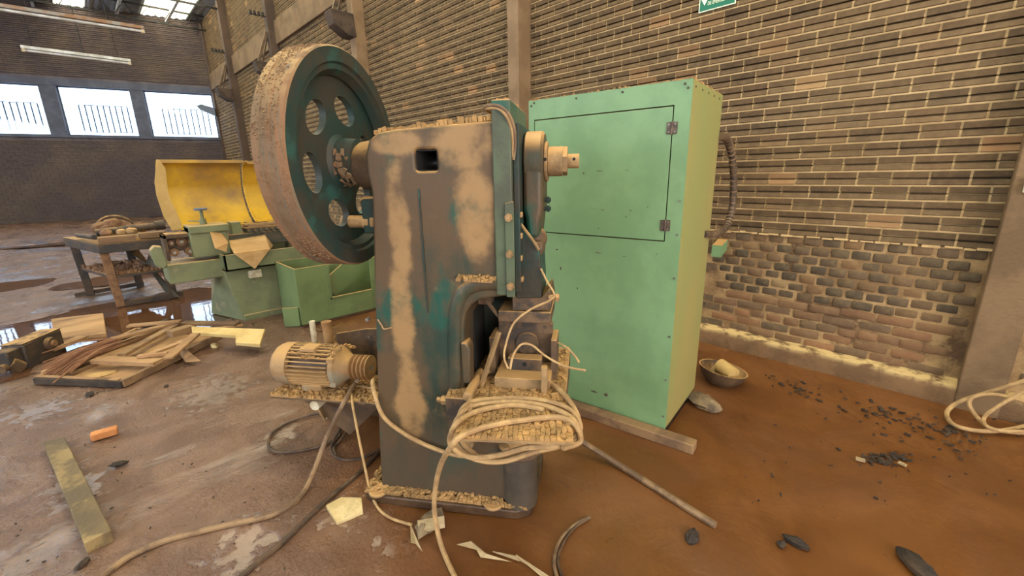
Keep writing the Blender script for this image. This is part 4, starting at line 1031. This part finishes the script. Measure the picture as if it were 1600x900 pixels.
for (x, y) in ((X0 + .03, .03), (X1 - .05, .03), (X0 + .03, 1.10), (X1 - .05, 1.10)):
    MB().beam(bpos(x, y, 0), bpos(x - .03, y, zt_ - .08), .085, .085).build('leg', 'rust_brown' if y < .5 and x < .3 else 'bench_steel', bench, .006)
MB().beam(bpos(X0 - .12, 1.12, .03), bpos(X1, 1.12, .06), .05, .05).build('foot_rail', 'bench_steel', bench)
MB().beam(bpos(X0, .02, .03), bpos(X1 + .05, .02, .05), .06, .06).build('foot_rail', 'bench_steel', bench)
fq = MB(); flakes(fq, quadfn(bpos(X0, .05, .39), bpos(X1, .05, .39), bpos(X1, 1.1, .39), bpos(X0, 1.1, .39)), 18, 22, .02, .03, .8, .2); fq.build('mud_crust', 'rust_brown', bench, kind='stuff')
# scrap on the bench: one object each
def jtag(mb, name, m, label, cat='scrap', bev=0):
    mb.v = [tuple(Vector(v) + bo) for v in mb.v]; return tag(mb.build(name, m, bevel=bev), label, cat, 'scrap parts on the bench')
ringp = [(.22 + .185*math.cos(t), .62 + .02*math.sin(t), zt_ + .10 + .185*math.sin(t)*.9) for t in [2*PI*i/32 for i in range(33)]]
jtag(MB().tube([(x, y, max(z, zt_ + .02)) for x, y, z in ringp], .018, 8), 'iron_hoop', 'brown_iron', 'round iron hoop standing up at the back of the junk bench')
jtag(MB().cyl((.02, .30, zt_ + .10), (.70, .34, zt_ + .13), .045, 14).cyl((.60, .335, zt_ + .128), (.70, .34, zt_ + .132), .062, 14), 'steel_pipe', 'bench_steel', 'dark steel pipe with a collar lying along the junk bench', 'pipe')
jtag(MB().box((.02, -.05, zt_), (.36, .08, zt_ + .07)), 'timber_block', 'wood_dark', 'brown timber block at the front left of the junk bench top', 'timber', .006)
jtag(MB().box((.40, -.05, zt_ + .01), (.66, .10, zt_ + .08)), 'timber_block', 'wood_dark', 'lighter brown timber block at the front right of the junk bench top', 'timber', .006)
jtag(MB().cyl((-.15, .75, zt_ + .05), (.0, .05, zt_ + .07), .03, 10), 'steel_rod', 'bench_steel', 'dark rod sticking out over the left side of the junk bench', 'rod')
for k, (x, y, z, r_) in enumerate(((.12, .60, .07, .07), (.24, .58, .09, .075), (.34, .60, .07, .07), (.18, .45, .06, .05), (.42, .50, .05, .055), (.30, .18, .04, .04), (.40, .16, .045, .045), (.16, .20, .04, .045), (.52, .60, .05, .06))):
    lab = ['heavy round', 'large rounded', 'dark rounded', 'small squat', 'lumpy', 'small pale', 'pale knobby', 'flat rounded', 'low rounded'][k] + ' rusty casting ' + ['at the left inside the hoop', 'in the middle inside the hoop', 'at the right inside the hoop', 'in front of the hoop', 'right of the hoop near the pipe', 'between the timber blocks and the pipe', 'touching the pale timber block', 'behind the brown timber block', 'at the far right of the bench'][k]
    r_ *= 1.4; z = z * 1.6 + .03
    mb = MB().lathe([(-r_*.6, .01), (-r_*.6, r_*.8), (-r_*.2, r_), (r_*.3, r_*.9), (r_*.6, r_*.5), (r_*.6, .01)], (x - .05, y, zt_ + z), (random.uniform(-.4, .4), random.uniform(-.5, .5), 1), 12)
    jtag(mb, 'casting', 'rust_brown' if k not in (5, 6) else 'tan_iron', lab)
# sloping dark chute sheet at bench right
ch = tag(crumple('dark curved chute sheet leaning on the right side of the junk bench', [[at_y(196, 388, 7.6), at_y(215, 388, 7.6), at_y(240, 420, 7.4), at_y(228, 412, 7.3)], [at_y(240, 420, 7.4), at_y(228, 412, 7.3), fl(262, 462, .02), fl(282, 465, .02)], [at_y(228, 412, 7.3), at_y(232, 398, 7.1), fl(250, 420, .5)]], 'lathe_dark', .01, 'chute_sheet', 'sheet'), 'dark curved chute sheet leaning on the right side of the junk bench', 'sheet')
# board lying in the puddle
q = [fl(84, 529, .03), fl(166, 521, .03), fl(161, 489, .03), fl(80, 498, .03)]
tag(MB().add([v + Vector((0, 0, -.05)) for v in q] + q, [(0,1,2,3), (4,5,6,7), (0,1,5,4), (1,2,6,5), (2,3,7,6), (3,0,4,7)]).build('floating_board', 'wood_pale', bevel=.003), 'wet flat board lying in the puddle behind the gearbox', 'board')

# ================================================================== GEARBOX BLOCK at left
gx = thing('gearbox', 'dark muddy gearbox block with a stub shaft at the left edge', 'gearbox', fl(47, 574), math.atan2(fl(100, 548).y - fl(47, 574).y, fl(100, 548).x - fl(47, 574).x))
MB().box((0, 0, -.02), (.40, .16, .20)).build('housing', 'bench_steel', gx, .012)
MB().box((-.13, .02, .05), (0, .15, .19)).build('end_cap', 'bench_steel', gx, .012)
MB().cyl((-.17, .06, .06), (-.05, .06, .06), .035, 14).cyl((-.10, .05, .09), (-.04, .03, .02), .05, 10).build('stub_shaft', 'brown_iron', gx)
MB().lathe([(-.02, .01), (-.02, .05), (0, .06), (.01, .06), (.01, .01)], (.24, -.01, .12), (0, 1, 0), 20).build('bearing_cover', 'brown_iron', gx)
MB().lathe([(-.03, .005), (-.03, .025), (0, .03), (0, .005)], (.24, -.02, .12), (0, 1, 0), 16).build('bearing_nut', 'rust_brown', gx)
MB().box((.0, .0, .20), (.40, .16, .212)).build('lid', 'brown_iron', gx, .004)
q = [fl(78, 555), fl(108, 545)]
tag(MB().beam(q[0] + Vector((0, 0, .05)), q[1] + Vector((.1, .12, .05)), .10, .03).build('wood_chip', 'wood_pale'), 'split wood chip lying against the gearbox', 'wood chip')

# ================================================================== BROKEN TIMBER PANEL
pa, pb_, pc_, pd_ = fl(57, 600), fl(193, 606), fl(345, 530), fl(215, 520)
panel = thing('broken_door_panel', 'broken framed wooden door panel lying flat in the mud at left', 'door panel', (pa.x, pa.y, 0))
def pp_(v, z): return Vector((v.x - pa.x, v.y - pa.y, z))
sheetp = [pa.lerp(pb_, .0), pb_, pc_, pd_]
MB().add([pp_(v, .012) for v in sheetp] + [pp_(v, .028) for v in sheetp], [(0,1,2,3), (4,5,6,7), (0,1,5,4), (1,2,6,5), (2,3,7,6), (3,0,4,7)]).build('panel_sheet', 'wood_pale', panel)
def rail(a_, b_, w_, h_, z_, m='wood_pale', nm='frame_rail'): MB().beam(pp_(a_, z_), pp_(b_, z_), w_, h_).build(nm, m, panel, .003)
rail(pa, pb_, .03, .05, .03, 'wood_charred'); rail(pb_, pc_, .035, .06, .035, 'wood_dark'); rail(pc_, pd_, .03, .05, .03); rail(pd_, pa, .03, .05, .03)
rail(fl(70, 592), fl(260, 520), .04, .03, .05); rail(fl(112, 593), fl(165, 570), .025, .03, .04, 'wood_dark')
rail(pa + (pb_ - pa) * .02 + Vector((0, .02, 0)), pb_ + Vector((-.01, .03, 0)), .03, .012, .062)
mud_ = MB(); mud_.sphere((.0, 0, 0), .09, 12, 6, (1.4, .8, .14), .15); mm = mud_.build('mud_splash', 'dried_mud', panel); c_ = fl(155, 592); mm.location = pp_(c_, .03)
# loose laths on it: one each
def plank(label, p, q, w_, h_, m='wood_pale', name='timber_lath', cat='timber', group='loose timbers on the broken panel', bev=.003):
    return tag(MB().beam(p, q, w_, h_).build(name, m, bevel=bev), label, cat, group)
plank('pale batten lying across the middle of the broken panel, near end notched', fl(150, 562, .10), fl(248, 566, .08), .10, .035)
plank('straight grey lath slanting up to the yellow foam board', fl(262, 560, .13), fl(306, 522, .17), .075, .02)
plank('long brown lath running back along the broken panel', fl(190, 555, .09), fl(275, 508, .11), .07, .03, 'wood_dark')
plank('thin lath beside the brown one on the broken panel', fl(218, 560, .08), fl(300, 528, .09), .06, .02)
plank('dark charred stick at the back edge of the broken panel', fl(170, 537, .09), fl(262, 500, .10), .05, .03, 'wood_charred')
plank('pale plank at the back of the timber heap reaching the puddle', fl(175, 530, .12), fl(280, 503, .12), .08, .025)
plank('far pale lath on top of the heap pointing at the lathe', fl(200, 509, .14), fl(282, 502, .14), .07, .02)
plank('brown board in front of the lathe pedestal at the heap end', fl(285, 505, .08), fl(372, 506, .06), .09, .03, 'wood_dark')
plank('short pale strip lying at the foot of the lathe pedestal', fl(320, 516, .05), fl(380, 508, .04), .05, .02)
plank('dark block supporting the yellow foam board', fl(265, 522, .13), fl(300, 512, .13), .10, .06, 'wood_dark', 'timber_block')
plank('splintered stick lying in the middle of the panel', fl(215, 557, .12), fl(262, 552, .12), .035, .025)
tag(MB().add([fl(280, 553, .05), fl(314, 564, .03), fl(290, 566, .03), fl(284, 540, .12)], [(0,1,2), (0,1,3), (0,2,3), (1,2,3)]).build('wood_wedge', 'wood_pale'), 'pointed wooden wedge sticking out of the front of the timber heap', 'timber', 'loose timbers on the broken panel')
# bundle of fibre
fbm_ = MB()
f0, f1 = fl(65, 588, .03), fl(185, 543, .10); dv = (f1 - f0); pr = Vector((-dv.y, dv.x, 0)).normalized()
for _ in range(170):
    o_ = random.gauss(0, .05); z_ = abs(random.gauss(0, .03)); t0 = random.uniform(0, .3); t1 = random.uniform(.7, 1.05); sp = 1.5 if random.random() < .5 else 1
    a_ = f0 + dv * t0 + pr * o_ * 1.6 * sp + Vector((0, 0, z_ * .6)); c_ = f0 + dv * t1 + pr * o_ * .7 + Vector((0, 0, z_ + .02)); b_ = (a_ + c_) / 2 + pr * random.gauss(0, .012) + Vector((0, 0, .03))
    fbm_.tube([a_, b_, c_], random.uniform(.003, .006), 4)
o = tag(fbm_.build('fibre_bundle', 'thatch'), 'loose bundle of red brown fibre beside the broken panel', 'fibre'); o['kind'] = 'stuff'
# foam boards
fpz = .17
fo = [fl(299, 510, fpz), fl(414, 514, fpz), fl(406, 538, .10), fl(368, 535, .10), fl(368, 524, .14), fl(300, 519, .16)]
tag(MB().add(fo + [v + Vector((0, 0, -.03)) for v in fo], [(0,1,4,5), (1,2,3,4), (6,7,10,11), (7,8,9,10)] + [(i, (i+1) % 6, 6 + (i+1) % 6, 6 + i) for i in range(6)]).build('foam_board', 'foam_yellow', bevel=.003), 'broken yellow foam board resting on the timber heap', 'foam board')
def lump(label, px, py, r, sc=(1, 1, .5), m='stone', name='stone', cat='stone', group=None, jit=.25, z=None):
    p = fl(px, py); o = MB().sphere((0, 0, 0), r, 9, 6, sc, jit).build(name, m, smooth=25); o.location = (p.x, p.y, r * sc[2] * .55 if z is None else z); o.rotation_euler = (0, 0, random.random() * 6); return tag(o, label, cat, group)
lump('small pale yellow foam crumb in front of the foam board', 335, 543, .05, (1.4, .6, .45), 'foam_pale', 'foam_crumb', 'foam')

# ================================================================== LOOSE THINGS ON THE NEAR FLOOR
q = [fl(66, 690, .055), fl(101, 683, .055), fl(174, 828, .055), fl(131, 849, .055)]
tag(MB().add([v + Vector((0, 0, -.06)) for v in q] + q, [(0,1,2,3), (4,5,6,7), (0,1,5,4), (1,2,6,5), (2,3,7,6), (3,0,4,7)]).build('muddy_plank', 'plank_muddy', bevel=.004), 'thick mud-smeared plank lying alone at the lower left', 'plank')
tag(MB().beam(fl(142, 683, .025), fl(184, 671, .025), .055, .045).build('brick_piece', 'brick_orange', bevel=.006), 'small bright orange brick piece above the muddy plank', 'brick')
# plank under the cabinet and long bar
tag(MB().beam(fl(880, 630, .03), fl(1086, 699, .03), .075, .06).build('bearer_plank', 'wood_dark', bevel=.006), 'worn wooden bearer lying under the front of the green cabinet', 'plank')
tag(MB().tube(smooth_path([fl(880, 672, .12), fl(960, 722, .025), fl(1040, 772, .018), fl(1118, 821, .015)], 4), .016, 6).build('iron_bar', 'cable_brown'), 'long muddy iron bar on the floor running from under the press table', 'bar')
# foam pieces near the base
q = [fl(509, 789, .03), fl(533, 776, .03), fl(565, 777, .03), fl(567, 799, .02), fl(526, 816, .02)]
tag(MB().add(q + [v + Vector((0, 0, -.035)) for v in q], [(0,1,2,3,4), (5,6,7,8,9)] + [(i, (i+1) % 5, 5 + (i+1) % 5, 5 + i) for i in range(5)]).build('foam_piece', 'foam_pale', bevel=.003), 'pale foam slab lying left of the press base', 'foam')
lump('grey crumbling mortar lump in front of the press base', 672, 822, .055, (1.5, .8, .6), 'stone')
q = [fl(652, 813, .055), fl(694, 806, .06), fl(695, 820, .05), fl(655, 829, .03)]
tag(MB().add(q + [v + Vector((0, 0, -.015)) for v in q], [(0,1,2,3), (4,5,6,7)] + [(i, (i+1) % 4, 4 + (i+1) % 4, 4 + i) for i in range(4)]).build('plaster_flake', 'paper_white'), 'pale plaster flake resting on the mortar lump by the press base', 'plaster')
crumple('twisted pale rag strip on the floor in front of the press', [[fl(714, 850, .02), fl(736, 845, .05), fl(745, 858, .02)], [fl(745, 858, .02), fl(736, 845, .05), fl(760, 865, .02), fl(752, 871, .01)], [fl(760, 865, .02), fl(752, 871, .01), fl(800, 878, .01)]], 'paper_white', .004, 'rag_strip', 'rag')
crumple('second thin rag strip near the bottom edge', [[fl(770, 861, .015), fl(806, 868, .03), fl(812, 876, .01)], [fl(806, 868, .03), fl(812, 876, .01), fl(858, 902, .01), fl(852, 906, .01)]], 'paper_white', .004, 'rag_strip', 'rag')
crumple('small pale paper shred left of the mortar lump', [[fl(641, 818, .03), fl(650, 850, .01), fl(661, 863, .01)], [fl(641, 818, .03), fl(642, 848, .02), fl(650, 850, .01)]], 'paper_white', .003, 'paper_shred', 'paper')
# bowl of scraps beside the cabinet
bwp = fl(1124, 597); bw = thing('broken_basin', 'broken dark basin full of rubble on the floor right of the cabinet', 'basin', (bwp.x, bwp.y, 0))
MB().lathe([(0, .02), (.0, .09), (.05, .14), (.11, .165), (.11, .155), (.05, .13), (.012, .085), (.012, .02)], (0, 0, 0), (.12, -.1, 1), 22).build('shell', 'brown_iron', bw)
MB().cyl((-.03, -.10, .10), (.03, .02, .12), .05, 14).build('yellow_shard', 'hood_dusty', bw, label='curved yellow shard')
for k in range(5): MB().sphere((random.uniform(-.07, .07), random.uniform(-.07, .07), .05), .04, 8, 5, (1, .7, .6), .25).build('rubble', 'stone' if k % 2 else 'paper_white', bw, smooth=25)
lump('pitted grey rock right behind the cabinet corner', 1099, 634, .085, (1.5, .75, .6), 'stone')
lump('dark wet stone near the end of the iron bar', 1081, 842, .035, (1.2, .8, .6), 'char_black', z=.012)
lump('oblong dark stone on the slurry at lower right', 1245, 851, .035, (1.4, .7, .5), 'char_black', z=.012)
lump('small round dark stone beside the oblong one', 1221, 853, .022, (1, .8, .6), 'char_black', z=.01)
lump('ragged black lump at the bottom edge lower right', 1432, 888, .05, (1.8, .8, .5), 'char_black', z=.012)
lump('dark scrap on the wet mud right of the muddy plank', 186, 727, .03, (1.4, .6, .4), 'char_black', z=.012)
lump('black scrap in front of the broken panel', 141, 618, .035, (1.2, .7, .5), 'char_black', z=.012)
lump('dark crumb near the lower left corner', 130, 884, .022, (1.3, .7, .5), 'char_black', z=.01)
lump('dark crumb on the mud left of the motor cables', 260, 605, .02, (1, .8, .5), 'char_black', z=.01)
# charred scraps scattered over the slurry by the wall: uncountable litter
def litter(label, n, fn, smin, smax, m='char_black'):
    bb = MB()
    for _ in range(n):
        p = fn(); l = random.uniform(smin, smax); a = random.random() * PI
        bb.cbox((p.x, p.y, .004 + random.uniform(0, .008)), (l, l * random.uniform(.18, .6), random.uniform(.003, .007)), Matrix.Rotation(a, 3, 'Z') @ Matrix.Rotation(random.uniform(-.3, .3), 3, 'Y'))
    o = tag(bb.build('charred_litter', m, smooth=0), label, 'litter'); o['kind'] = 'stuff'; return o
litter('heap of black charred scraps in the middle of the right floor', 70, lambda: fl(random.gauss(1385, 20), random.gauss(720, 5)), .006, .034)
litter('black charred scraps scattered along the wall ledge', 120, lambda: fl(*(lambda u: (1200 + 330 * u + random.gauss(0, 14), 580 + 95 * u + abs(random.gauss(0, 14)) + 4))(random.random())), .005, .038)
litter('sparse dark specks over the right floor', 60, lambda: fl(random.uniform(1160, 1590), random.uniform(640, 790)), .004, .022)
litter('small dark specks over the trodden mud at left', 60, lambda: fl(random.uniform(0, 480), random.uniform(600, 895)), .004, .013)
tag(MB().beam(fl(1404, 722, .015), fl(1416, 728, .015), .014, .01).build('white_splinter', 'paper_white'), 'small white splinter in the heap of charred scraps', 'splinter')
tag(MB().beam(fl(1337, 716, .015), fl(1352, 720, .015), .02, .012).build('pale_splinter', 'stone'), 'grey splinter at the left end of the charred heap', 'splinter')

# ================================================================== CABLES
def cable(label, pts, r, m, n=8, name='cable', group=None):
    return tag(MB().tube(smooth_path(pts, n), r, 8).build(name, m), label, 'cable', group)
z_ = .012
cable('thick tan cable falling from the motor and crossing the floor to the bottom left', [PW((-.20, .40, .42)), fl(558, 594, .40), fl(541, 622, .375), fl(524, 655, .27), fl(507, 692, .14), fl(492, 732, .05), fl(470, 775, z_), fl(430, 803, z_), fl(350, 822, z_), fl(265, 843, z_), fl(205, 868, z_), fl(155, 905, z_)], .0125, 'cable_brown')
cable('black cable running from the press base to the bottom edge', [fl(596, 702, .02), fl(560, 740, z_), fl(505, 787, z_), fl(450, 840, z_), fl(410, 873, z_), fl(370, 908, z_)], .0125, 'cable_dark')
cable('thin tan twin cable dropping from the motor shelf past the press foot', [PW((-.10, .40, .38)), fl(552, 604, .375), fl(550, 625, .368), fl(557, 665, .27), fl(568, 720, .12), fl(579, 768, .03), fl(592, 795, z_), fl(612, 810, z_), fl(643, 820, .02)], .0065, 'cable_tan')
cable('tan cable sagging across the lower face of the press', [PW((-.02, .33, .40)), PW(PL(583, 594, .14)), PW(PL(586, 618, .035)), PW(PL(600, 652, .02)), PW(PL(634, 679, .02)), PW(PL(672, 698, .015)), PW(PL(712, 711, .0)), PW(PL(752, 714, -.02))], .0095, 'cable_tan')
cable('dark cable loop lying on the floor under the motor shelf', [fl(592, 634, .08), fl(560, 650, .05), fl(533, 668, .025), fl(528, 684, z_), fl(490, 700, z_), fl(440, 707, z_), fl(420, 697, z_), fl(427, 675, z_), fl(460, 656, z_), fl(500, 646, z_), fl(528, 650, z_), fl(532, 668, z_ + .012), fl(522, 688, z_), fl(518, 706, z_), fl(535, 718, z_), fl(566, 716, z_), fl(592, 702, .02)], .0085, 'cable_dark')
cable('dark cable hanging from the shelf end to the floor loop', [PW((-.02, .42, .34)), fl(575, 640, .15), fl(553, 660, .06), fl(530, 690, z_), fl(522, 700, z_), fl(525, 712, z_)], .0085, 'cable_dark')
# coil wound around the table plate
cp_ = []
def cl3(s_, o_, zz_): cp_.append(PW((s_, o_, zz_)))
cl3(.62, .06, .635); cl3(.60, .03, .63)
def top(*l): return [PW(PF(x_, y_, .632 + .004 * k_)) for k_, (x_, y_) in enumerate(l[:1])] + [PW(PF(x_, y_, .634)) for x_, y_ in l[1:]]
def und(o_, *l): return [PW(PL(x_, y_, o_)) for x_, y_ in l]
path = top((734, 645), (737, 612), (752, 588), (775, 577), (806, 578), (842, 589), (872, 607), (894, 633)) + [PW(PF(904, 656, .61)), PW(PF(903, 676, .57))]
path += und(-.16, (880, 690), (840, 702), (790, 717), (748, 712), (722, 690), (716, 664)) + top((722, 640), (738, 628), (765, 624), (800, 622), (842, 625), (878, 634)) + [PW(PF(898, 648, .625)), PW(PF(906, 672, .58))]
path += und(-.20, (880, 694), (835, 706), (785, 721), (742, 717), (715, 698), (708, 672)) + top((719, 649), (736, 636), (765, 630), (805, 628), (850, 634), (884, 647)) + [PW(PF(901, 664, .62)), PW(PF(905, 685, .56))]
path += und(-.24, (870, 696), (820, 700), (780, 711), (735, 714), (708, 700), (703, 684)) + top((712, 664), (732, 648), (768, 637), (810, 633), (850, 640)) 
co_ = cable('tan cable wound several times around the muddy plate on the press table', path, .0105, 'cable_tan', 6, 'cable_coil')
tail_ = und(-.26, (880, 700),) + [PW(PF(906, 690, .56)), PW(PF(902, 668, .62))] + top((886, 655), (860, 652), (820, 656), (780, 662), (745, 671)) + [PW(PF(718, 683, .632)), PW(PF(702, 702, .58)), fl(688, 728, .42), fl(680, 765, .27), fl(679, 800, .15), fl(686, 840, .05), fl(697, 872, z_), fl(714, 908, z_)]
cable('tan cable end hanging from the press table plate down to the bottom edge', tail_, .0105, 'cable_tan')
cable('thin cream wire curving from the ram screw down onto the plate', [PW(PL(845, 420, .12)), PW(PL(855, 440, .10)), PW(PL(866, 460, .09)), PW(PL(858, 470, .06)), PW(PL(830, 483, .03)), PW(PL(803, 505, .0)), PW(PL(790, 540, -.03)), PW(PL(788, 560, -.05)), PW(PL(794, 576, -.06))], .0045, 'cable_tan')
cable('thin cream wire arching over the die block and off the table edge', [PW(PL(797, 577, -.06)), PW(PL(802, 555, -.03)), PW(PL(815, 538, .02)), PW(PL(832, 540, .03)), PW(PL(852, 556, .0)), PW(PL(882, 572, -.02)), PW(PL(915, 579, -.04))], .0045, 'cable_tan')
cable('short wire sticking out behind the press table', [PW(PL(868, 534, .2)), PW(PL(884, 542, .15)), PW(PL(898, 556, .12)), PW(PL(905, 567, .1))], .0045, 'cable_tan')
cable('pair of grey wires looping over the top of the press flange', [PW((.60, .30, 1.685)), PW((.64, .26, 1.73)), PW(PL(757, 168, .06)), PW(PL(776, 165, .02)), PW(PL(792, 175, .01)), PW(PL(802, 195, .03)), PW(PL(805, 222, .05)), PW(PL(802, 250, .05))], .006, 'cable_brown')
cable('second grey wire looping over the press flange, just below the first', [PW((.61, .30, 1.685)), PW((.65, .26, 1.72)), PW(PL(760, 171, .06)), PW(PL(776, 169, .025)), PW(PL(789, 178, .012)), PW(PL(798, 197, .03)), PW(PL(801, 222, .05)), PW(PL(801, 245, .05))], .006, 'cable_tan')
cable('grease pipe running diagonally down the ram', [PW(PL(807, 342, .10)), PW(PL(818, 356, .10)), PW(PL(832, 375, .10)), PW(PL(842, 391, .10))], .006, 'tan_iron', name='grease_pipe')
cable('dark twin wire curving out of the mud at the bottom edge', [fl(872, 910, z_), fl(866, 875, z_), fl(876, 843, z_), fl(898, 820, z_), fl(922, 808, z_)], .007, 'cable_brown')
cable('inner strand of the twin wire at the bottom edge', [fl(882, 910, z_), fl(872, 875, z_), fl(882, 845, z_), fl(900, 823, z_), fl(918, 811, z_)], .006, 'cable_dark')
# cable heap at the right edge
cable('outer tan cable loop heaped against the wall at the right edge', [at_x(1640, 572, 3.64), at_x(1600, 595, 3.66), at_x(1550, 611, 3.66), at_x(1503, 626, 3.68), fl(1480, 643, .03), fl(1488, 662, .025), fl(1520, 672, .02), fl(1560, 673, .02), fl(1600, 666, .025), fl(1640, 655, .03)], .012, 'cable_tan')
cable('inner tan cable loop heaped at the right edge', [at_x(1640, 640, 3.60), at_x(1590, 624, 3.62), at_x(1548, 616, 3.63), at_x(1520, 621, 3.63), at_x(1515, 634, 3.60), fl(1530, 655, .03), fl(1550, 670, .03), fl(1590, 676, .025), fl(1640, 678, .02)], .011, 'cable_tan')
cable('third tan cable loop crossing the others at the right edge', [at_x(1640, 593, 3.58), at_x(1590, 617, 3.60), at_x(1550, 641, 3.56), fl(1537, 655, .05), fl(1545, 668, .04), fl(1580, 674, .035), fl(1640, 672, .03)], .010, 'cable_tan')
